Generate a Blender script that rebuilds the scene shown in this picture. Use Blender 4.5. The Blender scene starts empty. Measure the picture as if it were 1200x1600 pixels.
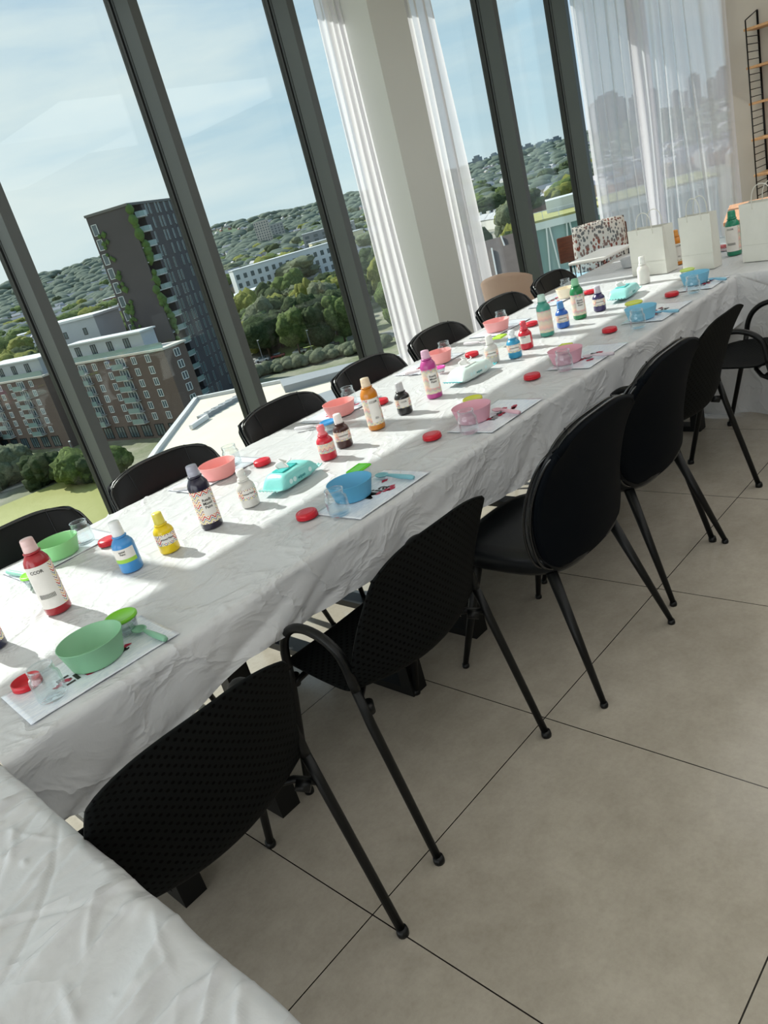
import bpy, math, random
import numpy as np
from mathutils import Vector, Matrix, noise
random.seed(7)
PI = math.pi
S = bpy.context.scene
COL = S.collection

# ------------------------------------------------------------------ camera
YAW, PITCH, ROLL, FPX, CAMZ = 0.846298, 0.374914, -0.273779, 1199.5, 1.55994
_f = Vector((math.cos(PITCH)*math.cos(YAW), math.cos(PITCH)*math.sin(YAW), -math.sin(PITCH)))
_r = _f.cross(Vector((0, 0, 1))).normalized()
_u = _r.cross(_f)
RV = _r*math.cos(ROLL) + _u*math.sin(ROLL)
UV_ = -_r*math.sin(ROLL) + _u*math.cos(ROLL)
cam = bpy.data.cameras.new('camera')
cam.sensor_fit = 'HORIZONTAL'; cam.sensor_width = 36.0; cam.lens = FPX/1200*36.0
cam.clip_start = 0.05; cam.clip_end = 9000
camo = bpy.data.objects.new('camera', cam); COL.objects.link(camo)
camo.matrix_world = Matrix(((RV.x, UV_.x, -_f.x, 0), (RV.y, UV_.y, -_f.y, 0), (RV.z, UV_.z, -_f.z, CAMZ), (0, 0, 0, 1)))
S.camera = camo

def ray(px, py):
    return _f + RV*((px-600)/FPX) - UV_*((py-800)/FPX)
def at(px, py, z=0.75):                 # point of the photograph on the plane z
    d = ray(px, py); t = (z-CAMZ)/d.z
    return Vector((d.x*t, d.y*t, z))
def azd(az, dist, z=0.0):               # bearing (degrees) and distance from the room
    return Vector((math.cos(math.radians(az))*dist, math.sin(math.radians(az))*dist, z))

# ------------------------------------------------------------------ view
S.view_settings.view_transform = 'Standard'
S.view_settings.look = 'None'
S.view_settings.gamma = 1.0
S.view_settings.use_curve_mapping = False
S.view_settings.exposure = 0.0

def lin(c):
    if isinstance(c, str):
        c = [int(c[i:i+2], 16)/255 for i in (0, 2, 4)]
    return tuple(((v/12.92) if v <= 0.04045 else ((v+0.055)/1.055)**2.4) for v in c)
def rgba(c):
    return (*lin(c), 1.0)

# ------------------------------------------------------------------ world sky
w = bpy.data.worlds.new('sky'); S.world = w; w.use_nodes = True
nt = w.node_tree; nt.nodes.clear()
def N(nt, t, **k):
    n = nt.nodes.new(t)
    for a, b in k.items(): setattr(n, a, b)
    return n
def L(nt, a, b): nt.links.new(a, b)
def M(nt, op, a, b=None, c=None):
    n = N(nt, 'ShaderNodeMath', operation=op)
    for i, v in enumerate((a, b, c)):
        if v is None: continue
        if isinstance(v, (int, float)): n.inputs[i].default_value = v
        else: L(nt, v, n.inputs[i])
    return n.outputs[0]
def ramp(nt, fac, stops, interp='LINEAR'):
    n = N(nt, 'ShaderNodeValToRGB'); cr = n.color_ramp; cr.interpolation = interp
    while len(cr.elements) > 1: cr.elements.remove(cr.elements[-1])
    cr.elements[0].position = stops[0][0]; cr.elements[0].color = rgba(stops[0][1])
    for p_, c_ in stops[1:]:
        e = cr.elements.new(p_); e.color = rgba(c_)
    L(nt, fac, n.inputs[0]); return n.outputs[0]
def mixc(nt, f, a, b, mode='MIX'):
    n = N(nt, 'ShaderNodeMix', data_type='RGBA', blend_type=mode)
    if isinstance(f, (int, float)): n.inputs[0].default_value = f
    else: L(nt, f, n.inputs[0])
    for i, v in ((6, a), (7, b)):
        if isinstance(v, (tuple, str)): n.inputs[i].default_value = rgba(v)
        else: L(nt, v, n.inputs[i])
    return n.outputs[2]
def noisen(nt, vec, scale, detail=4, rough=0.5, dist=0.0):
    n = N(nt, 'ShaderNodeTexNoise'); n.inputs['Scale'].default_value = scale
    n.inputs['Detail'].default_value = detail; n.inputs['Roughness'].default_value = rough
    n.inputs['Distortion'].default_value = dist
    if vec is not None: L(nt, vec, n.inputs['Vector'])
    return n.outputs['Fac']
def mapping(nt, vec, sc=(1, 1, 1), rot=(0, 0, 0), loc=(0, 0, 0)):
    m = N(nt, 'ShaderNodeMapping'); m.inputs['Scale'].default_value = sc
    m.inputs['Rotation'].default_value = rot; m.inputs['Location'].default_value = loc
    L(nt, vec, m.inputs['Vector']); return m.outputs[0]

tc = N(nt, 'ShaderNodeTexCoord')
sep = N(nt, 'ShaderNodeSeparateXYZ'); L(nt, tc.outputs['Generated'], sep.inputs[0])
base = ramp(nt, sep.outputs['Z'], [(0.0, 'cfdde4'), (0.04, 'bfd6e3'), (0.16, 'afcce0'), (0.4, '98bade'), (0.9, '6f9fd0')])
# left part of the view is milky, the right part bluer
cv = mapping(nt, tc.outputs['Generated'], sc=(1.0, 1.0, 5.5), rot=(0, 0.12, 0))
cn = noisen(nt, cv, 1.9, 7, 0.56, 0.35)
side = M(nt, 'MULTIPLY', M(nt, 'SUBTRACT', sep.outputs['Y'], sep.outputs['X']), 0.30)
cf = M(nt, 'ADD', cn, side)
cm = ramp(nt, cf, [(0.36, '202020'), (0.54, 'd0d0d0'), (0.72, 'ffffff')])
skyc = mixc(nt, cm, base, 'e2eaec')
bgn = N(nt, 'ShaderNodeBackground'); L(nt, skyc, bgn.inputs[0]); bgn.inputs[1].default_value = 1.12
wo = N(nt, 'ShaderNodeOutputWorld'); L(nt, bgn.outputs[0], wo.inputs[0])

# ------------------------------------------------------------------ sun and added fill lamps
sun = bpy.data.lights.new('sun', 'SUN'); sun.energy = 6.5; sun.angle = math.radians(0.6); sun.color = (1.0, 0.96, 0.92)
suno = bpy.data.objects.new('sun', sun); COL.objects.link(suno)
sd = Vector((-0.07, 1.0, 0.85)).normalized()
suno.rotation_euler = sd.to_track_quat('Z', 'Y').to_euler(); suno.location = (0, 20, 20)
def area(name, loc, rot, sx, sy, power, color=(1, 1, 1)):
    l = bpy.data.lights.new(name, 'AREA'); l.shape = 'RECTANGLE'; l.size = sx; l.size_y = sy; l.energy = power; l.color = color
    o = bpy.data.objects.new(name, l); COL.objects.link(o); o.location = loc; o.rotation_euler = rot
    return o
area('overhead_fill', (2.2, -1.3, 3.05), (0, 0, 0), 7.0, 3.6, 60, (0.96, 0.985, 1.0))  # added fill lamp under the ceiling, out of view, brightens the room
area('overhead_fill', (5.6, 0.6, 3.05), (0, 0, 0), 3.4, 3.0, 40, (1.0, 0.99, 0.985))  # second added overhead fill, for the far half of the room
area('left_side_fill', (-2.9, 1.5, 1.6), (0, math.radians(-90), 0), 2.5, 6.0, 135, (0.90, 0.96, 1.0))  # added cool fill in front of the closed left wall

# ------------------------------------------------------------------ materials
MATS = {}
def mat(name, color='808080', rough=0.5, metal=0.0, spec=0.5, bump=None, var=None, emit=None, coat=0, build=None):
    """procedural principled material; var=(scale, amount, second colour) noise variation, bump=(scale, strength, distance)"""
    if name in MATS: return MATS[name]
    m = bpy.data.materials.new(name); m.use_nodes = True; MATS[name] = m
    nt = m.node_tree; b = nt.nodes['Principled BSDF']
    b.inputs['Base Color'].default_value = rgba(color)
    b.inputs['Roughness'].default_value = rough; b.inputs['Metallic'].default_value = metal
    b.inputs['Specular IOR Level'].default_value = spec; b.inputs['Coat Weight'].default_value = coat
    t = N(nt, 'ShaderNodeTexCoord')
    if var:
        f = noisen(nt, t.outputs['Object'], var[0], 5, 0.6)
        f = ramp(nt, f, [(0.5-0.5*var[1]-0.001, '000000'), (0.5+0.5*var[1], 'ffffff')])
        L(nt, mixc(nt, f, color, var[2]), b.inputs['Base Color'])
    if bump:
        f = noisen(nt, t.outputs['Object'], bump[0], 4, 0.55)
        bn = N(nt, 'ShaderNodeBump'); bn.inputs['Strength'].default_value = bump[1]; bn.inputs['Distance'].default_value = bump[2]
        L(nt, f, bn.inputs['Height']); L(nt, bn.outputs[0], b.inputs['Normal'])
    if build: build(nt, b, t)
    return m

def plastic(c, rough=0.35): return mat('plastic_'+c, c, rough, spec=0.5, var=(60, 0.8, c))
black_metal = mat('black_powder_coated_metal', '070909', 0.42, spec=0.3, bump=(400, 0.05, 0.0005))
leather = mat('black_leather', '030609', 0.36, spec=0.30, bump=(160, 0.12, 0.0008), var=(6, 0.6, '080c10'))
leather_back = mat('dark_back_upholstery', '060a10', 0.65, spec=0.05, bump=(500, 0.1, 0.0004), var=(3, 0.8, '0a0e12'))
frame_m = mat('window_frame_metal', '54595a', 0.5, var=(1.2, 0.7, '4e5355'))
gasket_m = mat('black_gasket', '101314', 0.6)
wall_m = mat('painted_wall', 'c6c1b6', 0.8, bump=(250, 0.04, 0.001), var=(1.0, 0.8, 'c2bdb1'))
column_m = mat('painted_column', 'cdd0cd', 0.75, bump=(220, 0.05, 0.001), var=(1.1, 0.8, 'c8cbc7'))
ceil_m = mat('white_ceiling', 'e4e2dc', 0.85, var=(1, .5, 'dfddd6'))

def floor_build(nt, b, t):
    g = N(nt, 'ShaderNodeNewGeometry')
    s = N(nt, 'ShaderNodeSeparateXYZ'); L(nt, g.outputs['Position'], s.inputs[0])
    def line(o, x0, T):
        u = M(nt, 'DIVIDE', M(nt, 'SUBTRACT', o, x0), T)
        fr = M(nt, 'ABSOLUTE', M(nt, 'SUBTRACT', M(nt, 'FRACT', M(nt, 'ADD', u, 0.5)), 0.5))
        return M(nt, 'LESS_THAN', fr, 0.0021)
    ln = M(nt, 'MAXIMUM', line(s.outputs['X'], 0.7084, 0.8), line(s.outputs['Y'], 1.2422, 0.793))
    n1 = noisen(nt, g.outputs['Position'], 1.4, 6, 0.62, 0.4)
    n2 = noisen(nt, g.outputs['Position'], 11, 6, 0.65)
    n3 = noisen(nt, g.outputs['Position'], 70, 3, 0.7)
    c = ramp(nt, n1, [(0.32, 'a1998b'), (0.5, 'aca496'), (0.68, 'b6aea0')])
    c = mixc(nt, 0.28, c, ramp(nt, n2, [(0.36, '968e80'), (0.64, 'bfb7aa')]))
    c = mixc(nt, 0.12, c, ramp(nt, n3, [(0.3, '8a8276'), (0.6, 'c0b8ab')]))
    L(nt, mixc(nt, ln, c, '211d1a'), b.inputs['Base Color'])
    L(nt, ramp(nt, n2, [(0.3, '6a6a6a'), (0.7, '808080')]), b.inputs['Roughness'])
    bn = N(nt, 'ShaderNodeBump'); bn.inputs['Strength'].default_value = 0.25; bn.inputs['Distance'].default_value = 0.002
    L(nt, M(nt, 'SUBTRACT', n2, ln), bn.inputs['Height']); L(nt, bn.outputs[0], b.inputs['Normal'])
floor_m = mat('large_beige_floor_tiles', 'aaa294', 0.45, build=floor_build)

def cloth_build(scale, strength, col1, col2, dist=0.5, sc=(1.0, 1.6, 1.5)):
    def f(nt, b, t):
        g = N(nt, 'ShaderNodeNewGeometry')
        v = mapping(nt, g.outputs['Position'], sc=sc, rot=(0, 0, 0.6))
        n1 = noisen(nt, v, scale, 4, 0.5, dist)
        n2 = noisen(nt, g.outputs['Position'], scale*5, 4, 0.6, 0.5)
        r1 = M(nt, 'POWER', M(nt, 'SUBTRACT', 1.0, M(nt, 'ABSOLUTE', M(nt, 'MULTIPLY', M(nt, 'SUBTRACT', n1, 0.5), 5.0))), 3.0)
        h = M(nt, 'ADD', M(nt, 'MULTIPLY', r1, 1.0), M(nt, 'MULTIPLY', n2, 0.3))
        bn = N(nt, 'ShaderNodeBump'); bn.inputs['Strength'].default_value = strength; bn.inputs['Distance'].default_value = 0.012
        L(nt, h, bn.inputs['Height']); L(nt, bn.outputs[0], b.inputs['Normal'])
        L(nt, mixc(nt, n1, col1, col2), b.inputs['Base Color'])
    return f
def translucent_mix(m, col, fac):
    nt = m.node_tree; b = nt.nodes['Principled BSDF']; out = [n for n in nt.nodes if n.type == 'OUTPUT_MATERIAL'][0]
    tr = N(nt, 'ShaderNodeBsdfTranslucent'); tr.inputs[0].default_value = rgba(col)
    mx = N(nt, 'ShaderNodeMixShader'); mx.inputs[0].default_value = fac
    L(nt, b.outputs[0], mx.inputs[1]); L(nt, tr.outputs[0], mx.inputs[2]); L(nt, mx.outputs[0], out.inputs[0])
cloth_m = mat('white_plastic_tablecloth', 'dcdad7', 0.36, spec=0.45, build=cloth_build(5.0, 0.35, 'd4d6d8', 'dcdddf'))
translucent_mix(cloth_m, 'd8cfc4', 0.13)
cloth2_m = mat('crumpled_white_tablecloth', 'dcdad8', 0.27, spec=0.6, build=cloth_build(3.2, 0.35, 'c0c2c4', 'cacbcd', 0.35, (1, 1.3, 1.2)))

def glass_like(name, tint='f4fbf8', rough=0.0, base_f=0.04, ior=1.45, pw=4.5):
    m = bpy.data.materials.new(name); m.use_nodes = True; MATS[name] = m
    nt = m.node_tree; nt.nodes.clear()
    out = N(nt, 'ShaderNodeOutputMaterial'); tr = N(nt, 'ShaderNodeBsdfTransparent'); tr.inputs[0].default_value = rgba(tint)
    gl = N(nt, 'ShaderNodeBsdfGlossy'); gl.inputs['Roughness'].default_value = rough
    gl.inputs[0].default_value = (0.95, 0.98, 1, 1)
    lw = N(nt, 'ShaderNodeLayerWeight'); lw.inputs[0].default_value = 0.5
    f = M(nt, 'ADD', M(nt, 'MULTIPLY', M(nt, 'POWER', lw.outputs['Facing'], pw), 0.9), base_f)
    mx = N(nt, 'ShaderNodeMixShader'); L(nt, f, mx.inputs[0]); L(nt, tr.outputs[0], mx.inputs[1]); L(nt, gl.outputs[0], mx.inputs[2])
    L(nt, mx.outputs[0], out.inputs[0]); return m
pane_m = glass_like('window_glass', 'f8fcfa', 0.0, 0.025, 1.35)
jar_m = glass_like('clear_jar_glass', 'fafcfc', 0.01, 0.04, 1.45, 2.8)
tub_m = glass_like('clear_tub_plastic', 'f6fafa', 0.15, 0.06, 1.45, 2.6)

def sheer_build():
    m = bpy.data.materials.new('sheer_white_curtain'); m.use_nodes = True; nt = m.node_tree; nt.nodes.clear()
    out = N(nt, 'ShaderNodeOutputMaterial'); tr = N(nt, 'ShaderNodeBsdfTransparent'); tr.inputs[0].default_value = (0.97, 0.97, 1, 1)
    df = N(nt, 'ShaderNodeBsdfDiffuse'); df.inputs[0].default_value = rgba('eceaf0')
    tl = N(nt, 'ShaderNodeBsdfTranslucent'); tl.inputs[0].default_value = rgba('f0eef2')
    a = N(nt, 'ShaderNodeMixShader'); a.inputs[0].default_value = 0.55; L(nt, df.outputs[0], a.inputs[1]); L(nt, tl.outputs[0], a.inputs[2])
    g = N(nt, 'ShaderNodeNewGeometry')
    f = noisen(nt, mapping(nt, g.outputs['Position'], sc=(1, 1, 0.05)), 60, 2, 0.5)
    lw = N(nt, 'ShaderNodeLayerWeight'); lw.inputs[0].default_value = 0.35
    fac = M(nt, 'ADD', M(nt, 'ADD', 0.72, M(nt, 'MULTIPLY', lw.outputs['Facing'], 0.35)), M(nt, 'MULTIPLY', M(nt, 'SUBTRACT', f, 0.5), 0.08))
    mx = N(nt, 'ShaderNodeMixShader'); L(nt, fac, mx.inputs[0]); L(nt, tr.outputs[0], mx.inputs[1]); L(nt, a.outputs[0], mx.inputs[2])
    L(nt, mx.outputs[0], out.inputs[0]); return m
sheer_m = sheer_build()

def chevron_build(nt, b, t):
    s = N(nt, 'ShaderNodeSeparateXYZ'); L(nt, t.outputs['Object'], s.inputs[0])
    a = M(nt, 'ARCTAN2', s.outputs['Y'], s.outputs['X'])
    zig = M(nt, 'MULTIPLY', M(nt, 'PINGPONG', M(nt, 'MULTIPLY', a, 3.2), 1.0), 0.013)
    v = M(nt, 'FRACT', M(nt, 'MULTIPLY', M(nt, 'ADD', s.outputs['Z'], zig), 24.0))
    c = ramp(nt, v, [(0, 'f4efe8'), (0.10, 'c83a2c'), (0.22, 'f4efe8'), (0.34, 'e8a040'), (0.44, 'f4efe8'), (0.56, '7a2c2c'), (0.64, 'f4efe8'), (0.76, 'd9c64c'), (0.84, 'f4efe8'), (0.92, '25456a')], 'CONSTANT')
    L(nt, c, b.inputs['Base Color'])
chevron_m = mat('chevron_printed_label', 'f4efe8', 0.4, build=chevron_build)
whitelabel_m = mat('white_label_paper', 'eeeae4', 0.45, var=(40, .5, 'e6e2dc'))
ink_m = mat('black_ink', '15140f', 0.5)
red_ink_m = mat('red_ink', 'b01840', 0.5)

def perf_build(nt, b, t):
    uv = t.outputs['UV']
    s = N(nt, 'ShaderNodeSeparateXYZ'); L(nt, uv, s.inputs[0])
    def dots(ox, oy):
        fx = M(nt, 'SUBTRACT', M(nt, 'FRACT', M(nt, 'ADD', M(nt, 'DIVIDE', s.outputs['X'], 0.0235), ox)), 0.5)
        fy = M(nt, 'SUBTRACT', M(nt, 'FRACT', M(nt, 'ADD', M(nt, 'DIVIDE', s.outputs['Y'], 0.0235), oy)), 0.5)
        d = M(nt, 'SQRT', M(nt, 'ADD', M(nt, 'MULTIPLY', fx, fx), M(nt, 'MULTIPLY', fy, fy)))
        return M(nt, 'LESS_THAN', d, 0.17)
    d = M(nt, 'MAXIMUM', dots(0, 0), dots(0.5, 0.5))
    L(nt, mixc(nt, d, '141616', '020202'), b.inputs['Base Color'])
    bn = N(nt, 'ShaderNodeBump'); bn.inputs['Strength'].default_value = 0.8; bn.inputs['Distance'].default_value = 0.002; bn.invert = True
    L(nt, d, bn.inputs['Height']); L(nt, bn.outputs[0], b.inputs['Normal'])
perf_m = mat('perforated_black_plastic', '141616', 0.65, spec=0.05, build=perf_build)

def wood_mat(name, c1, c2, sc=(2, 18, 18), rough=0.5):
    def f(nt, b, t):
        v = mapping(nt, t.outputs['Object'], sc=sc)
        n1 = noisen(nt, v, 3.0, 6, 0.6, 0.8)
        L(nt, ramp(nt, n1, [(0.3, c1), (0.7, c2)]), b.inputs['Base Color'])
    return mat(name, c1, rough, build=f)
oak_m = wood_mat('light_oak', 'b58a5e', 'd0a678')
walnut_m = wood_mat('dark_walnut', '4a2413', '6b3820', rough=0.4)
pine_m = wood_mat('orange_wood_top', 'c08e6c', 'd6a888')

# ------------------------------------------------------------------ mesh helper
class MB:
    def __init__(s): s.v = []; s.f = []; s.mi = []; s.uv = None; s.m = 0
    def add(s, vs, fs):
        o = len(s.v); s.v += [tuple(v) for v in vs]
        for f in fs: s.f.append(tuple(i+o for i in f)); s.mi.append(s.m)
        return s
    def box(s, lo, hi, mtx=None):
        x0, y0, z0 = lo; x1, y1, z1 = hi
        vs = [Vector(p) for p in ((x0,y0,z0),(x1,y0,z0),(x1,y1,z0),(x0,y1,z0),(x0,y0,z1),(x1,y0,z1),(x1,y1,z1),(x0,y1,z1))]
        if mtx: vs = [mtx @ v for v in vs]
        return s.add(vs, [(3,2,1,0),(4,5,6,7),(0,1,5,4),(1,2,6,5),(2,3,7,6),(3,0,4,7)])
    def bar(s, a, b, w, h=None, up=(0, 0, 1)):
        a = Vector(a); b = Vector(b); h = h or w; d = (b-a); ln = d.length; d.normalize()
        u = Vector(up)
        if abs(d.dot(u)) > 0.99: u = Vector((1, 0, 0))
        r = d.cross(u).normalized(); u = r.cross(d)
        vs = [p + r*(sx*w/2) + u*(sy*h/2) for p in (a, b) for sx, sy in ((-1,-1),(1,-1),(1,1),(-1,1))]
        return s.add(vs, [(0,1,2,3),(7,6,5,4),(0,4,5,1),(1,5,6,2),(2,6,7,3),(3,7,4,0)])
    def tube(s, pts, r, n=10, caps=True):
        pts = [Vector(p) for p in pts]; k = len(pts)
        rs = r if isinstance(r, (list, tuple)) else [r]*k
        rings = []; prev = None
        for i, p in enumerate(pts):
            d = (pts[min(i+1, k-1)] - pts[max(i-1, 0)]).normalized()
            if prev is None:
                u = Vector((0, 0, 1)) if abs(d.z) < 0.9 else Vector((1, 0, 0))
                a = d.cross(u).normalized()
            else: a = (prev - d*prev.dot(d)).normalized()
            prev = a; b = d.cross(a)
            rings.append([p + (a*math.cos(2*PI*j/n) + b*math.sin(2*PI*j/n))*rs[i] for j in range(n)])
        vs = [v for rg in rings for v in rg]
        fs = [(i*n+j, i*n+(j+1)%n, (i+1)*n+(j+1)%n, (i+1)*n+j) for i in range(k-1) for j in range(n)]
        if caps: fs += [tuple(reversed(range(n))), tuple((k-1)*n+j for j in range(n))]
        return s.add(vs, fs)
    def lathe(s, prof, n=28, c=(0, 0, 0), sx=1, sy=1, closed=False):
        vs = []
        for r, z in prof:
            for j in range(n):
                a = 2*PI*j/n; vs.append((c[0]+r*math.cos(a)*sx, c[1]+r*math.sin(a)*sy, c[2]+z))
        k = len(prof); fs = [(i*n+j, i*n+(j+1)%n, (i+1)*n+(j+1)%n, (i+1)*n+j) for i in range(k-1) for j in range(n)]
        if closed: fs += [((k-1)*n+j, (k-1)*n+(j+1)%n, (j+1)%n, j) for j in range(n)]
        return s.add(vs, fs)
    def grid(s, fn, nu, nv, uvfn=None):
        o = len(s.v)
        vs = [fn(i/nu, j/nv) for j in range(nv+1) for i in range(nu+1)]
        fs = [(j*(nu+1)+i, j*(nu+1)+i+1, (j+1)*(nu+1)+i+1, (j+1)*(nu+1)+i) for j in range(nv) for i in range(nu)]
        return s.add(vs, fs)
    def prism(s, poly, z0, z1):
        n = len(poly); vs = [(x, y, z0) for x, y in poly] + [(x, y, z1) for x, y in poly]
        return s.add(vs, [tuple(reversed(range(n))), tuple(range(n, 2*n))] + [(i, (i+1) % n, n+(i+1) % n, n+i) for i in range(n)])
    def build(s, name, mats, parent=None, smooth=False, loc=None, rz=0, bevel=0, solid=0, sub=0):
        me = bpy.data.meshes.new(name); me.from_pydata(s.v, [], s.f)
        if not isinstance(mats, (list, tuple)): mats = [mats]
        for m in mats: me.materials.append(m)
        if len(mats) > 1:
            for p_, mi in zip(me.polygons, s.mi): p_.material_index = mi
        if smooth:
            for p_ in me.polygons: p_.use_smooth = True
        if s.uv:
            ul = me.uv_layers.new(name='UVMap')
            for lp in me.loops: ul.data[lp.index].uv = s.uv[lp.vertex_index]
        me.update()
        o = bpy.data.objects.new(name, me); COL.objects.link(o)
        if parent: o.parent = parent
        if loc is not None: o.location = loc
        if rz: o.rotation_euler[2] = rz
        if solid:
            md = o.modifiers.new('s', 'SOLIDIFY'); md.thickness = solid; md.offset = 0
        if bevel:
            md = o.modifiers.new('b', 'BEVEL'); md.width = bevel; md.segments = 3; md.limit_method = 'ANGLE'
        if sub:
            md = o.modifiers.new('ss', 'SUBSURF'); md.levels = sub; md.render_levels = sub
        return o

def tag(o, label=None, cat=None, group=None, kind=None):
    if label: o['label'] = label
    if cat: o['category'] = cat
    if group: o['group'] = group
    if kind: o['kind'] = kind
    return o
def struct(o): o['kind'] = 'structure'; return o
def empty(name, loc, rz=0, label=None, cat=None, group=None):
    o = bpy.data.objects.new(name, None); COL.objects.link(o); o.location = loc; o.rotation_euler[2] = rz
    o.empty_display_size = 0.05
    return tag(o, label, cat, group)
def copy_thing(o, loc, rz, label=None, group=None, scale=None):
    r = o.copy(); COL.objects.link(r); r.location = loc; r.rotation_euler[2] = rz
    if scale: r.scale = scale
    if label: r['label'] = label
    if group: r['group'] = group
    for ch in list(o.children):
        c = ch.copy(); COL.objects.link(c); c.parent = r
        for g in list(ch.children):
            d = g.copy(); COL.objects.link(d); d.parent = c
    return r
def text_verts(txt, size, spacing=1.0):
    cu = bpy.data.curves.new('t', 'FONT'); cu.body = txt; cu.size = size; cu.align_x = 'CENTER'; cu.space_line = 0.95
    cu.space_character = spacing; cu.resolution_u = 2; cu.offset = size*.02
    ob = bpy.data.objects.new('t', cu); COL.objects.link(ob)
    bpy.context.view_layer.update()
    me = bpy.data.meshes.new_from_object(ob)
    vs = [v.co.copy() for v in me.vertices]; fs = [tuple(p.vertices) for p in me.polygons]
    bpy.data.objects.remove(ob); bpy.data.meshes.remove(me); bpy.data.curves.remove(cu)
    return vs, fs
def wrap_text(txt, size, rad, zc, ang, parent, name='label_text', m=None):
    vs, fs = text_verts(txt, size)
    out = [(rad*math.cos(ang+v.x/rad), rad*math.sin(ang+v.x/rad), zc+v.y) for v in vs]
    return MB().add(out, fs).build(name, m or ink_m, parent)
def patch(rad, a0, w_, z0, z1, name, m, parent, n=10):
    mb = MB(); mb.grid(lambda u, v: (rad*math.cos(a0+(u-.5)*w_/rad), rad*math.sin(a0+(u-.5)*w_/rad), z0+(z1-z0)*v), n, 1)
    return mb.build(name, m, parent, smooth=True)

# ================================================================== THE ROOM
W = 4.6; XE = 8.0; ZC = 3.10
struct(MB().box((-3, -4, -0.25), (XE+0.3, W+0.02, 0)).build('floor', floor_m))
struct(MB().box((-3, -4, ZC), (XE+0.3, W+0.02, ZC+0.2)).build('ceiling', ceil_m))
struct(MB().box((-3.2, -4.2, 0), (XE+0.3, -4, ZC)).build('wall_back', wall_m))
struct(MB().box((-3.2, -4, 0), (-3, W, ZC)).build('wall_left', wall_m))
struct(MB().box((XE, -4, 0), (XE+0.2, 2.95, ZC)).build('wall_right', wall_m))
struct(MB().box((XE-0.012, -4, 0), (XE, 2.95, 0.08)).build('baseboard_right', column_m))
# window head and threshold of the long glazed side
struct(MB().box((-3, W-0.2, 3.05), (XE+.2, W+0.02, ZC)).build('trim_1', frame_m))
struct(MB().box((-3, W-0.2, 0.0), (XE+.2, W+0.02, 0.05)).build('trim_2', frame_m))
mx = [-2.94, -1.72, -0.50, 0.72, 1.925, 3.118, 4.356, 5.57, 6.80, 8.03]
for i, x in enumerate(mx):
    mb = MB(); mb.box((x-0.065, W-0.20, 0.05), (x, W-0.035, 3.05)); mb.m = 1
    mb.box((x-0.078, W-0.035, 0.05), (x+0.013, W+0.02, 3.05)); mb.box((x-0.0665, W-0.060, 0.05), (x+0.0015, W-0.055, 3.05))
    struct(mb.build('trim_%d' % (i+3), [frame_m, gasket_m]))
for i in range(len(mx)-1):
    struct(MB().box((mx[i]+0.013, W-0.012, 0.05), (mx[i+1]-0.078, W, 3.05)).build('window_%d' % (i+1), pane_m))
# glazing of the end wall, behind the wide curtain
struct(MB().box((XE+0.08, 2.95, 0.05), (XE+0.092, 3.75, 3.05)).build('window_11', pane_m))
struct(MB().box((XE+0.08, 3.82, 0.05), (XE+0.092, W-0.2, 3.05)).build('window_12', pane_m))
struct(MB().box((XE, 3.75, 0.05), (XE+0.18, 3.82, 3.05)).build('trim_20', frame_m))
struct(MB().box((XE, 2.95, 3.05), (XE+0.2, W-0.2, ZC)).build('trim_21', frame_m))
# square column
struct(MB().box((4.632, 4.0, 0), (5.03, 4.40, ZC)).build('column', column_m))

# ------------------------------------------------------------------ curtains
def curtain(name, a, b, folds, amp, label, seed, spread=0.0, group=None):
    a = Vector(a); b = Vector(b); d = b-a; ln = d.length; d.normalize(); nrm = Vector((-d.y, d.x, 0))
    rnd = random.Random(seed); ph = [rnd.uniform(-.5, .5) for _ in range(60)]
    mb = MB(); nu = folds*14; nv = 36; Z0, Z1 = 0.015, 3.06
    def fn(u, v):
        z = Z0+(Z1-Z0)*v
        k = u*folds
        w1 = noise.noise(Vector((u*folds*0.6, seed*3.1, z*0.25)))
        s_ = math.sin(2*PI*(k + 0.55*noise.noise(Vector((k*0.35, seed, z*0.35)))))
        am = amp*(0.55+0.9*abs(noise.noise(Vector((k*.5, seed+9, z*.2)))))*(0.75+0.35*(1-v))
        off = nrm*(s_*am + 0.03*w1)
        along = u*ln + 0.25*am*math.cos(2*PI*k) + (u-.5)*spread*(1-v)
        p = a + d*along + off
        return (p.x, p.y, z)
    mb.grid(fn, nu, nv)
    o = mb.build(name, sheer_m, smooth=True)
    return tag(o, label, 'curtain', group)
curtain('sheer_curtain', (4.44, 4.30, 0), (4.62, 4.22, 0), 4, 0.022, 'bunched white sheer curtain on the left side of the square column', 1, 0.05)
curtain('sheer_curtain', (5.08, 4.28, 0), (5.66, 4.26, 0), 7, 0.035, 'white sheer curtain bunched at the right side of the square column', 2, 0.08)
curtain('sheer_curtain', (7.88, 4.30, 0), (7.88, 3.60, 0), 7, 0.045, 'wide gathered sheer curtain next to the corner window post', 3, 0.02)
curtain('sheer_curtain', (7.78, 3.70, 0), (7.78, 2.84, 0), 7, 0.038, 'wide sheer curtain next to the ladder shelf wall', 4, 0.02)
tag(MB().tube([(4.4, 4.27, 3.075), (7.85, 4.27, 3.075)], 0.012, 8).build('curtain_track', column_m), 'thin curtain track along the window ceiling', 'curtain track')

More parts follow.
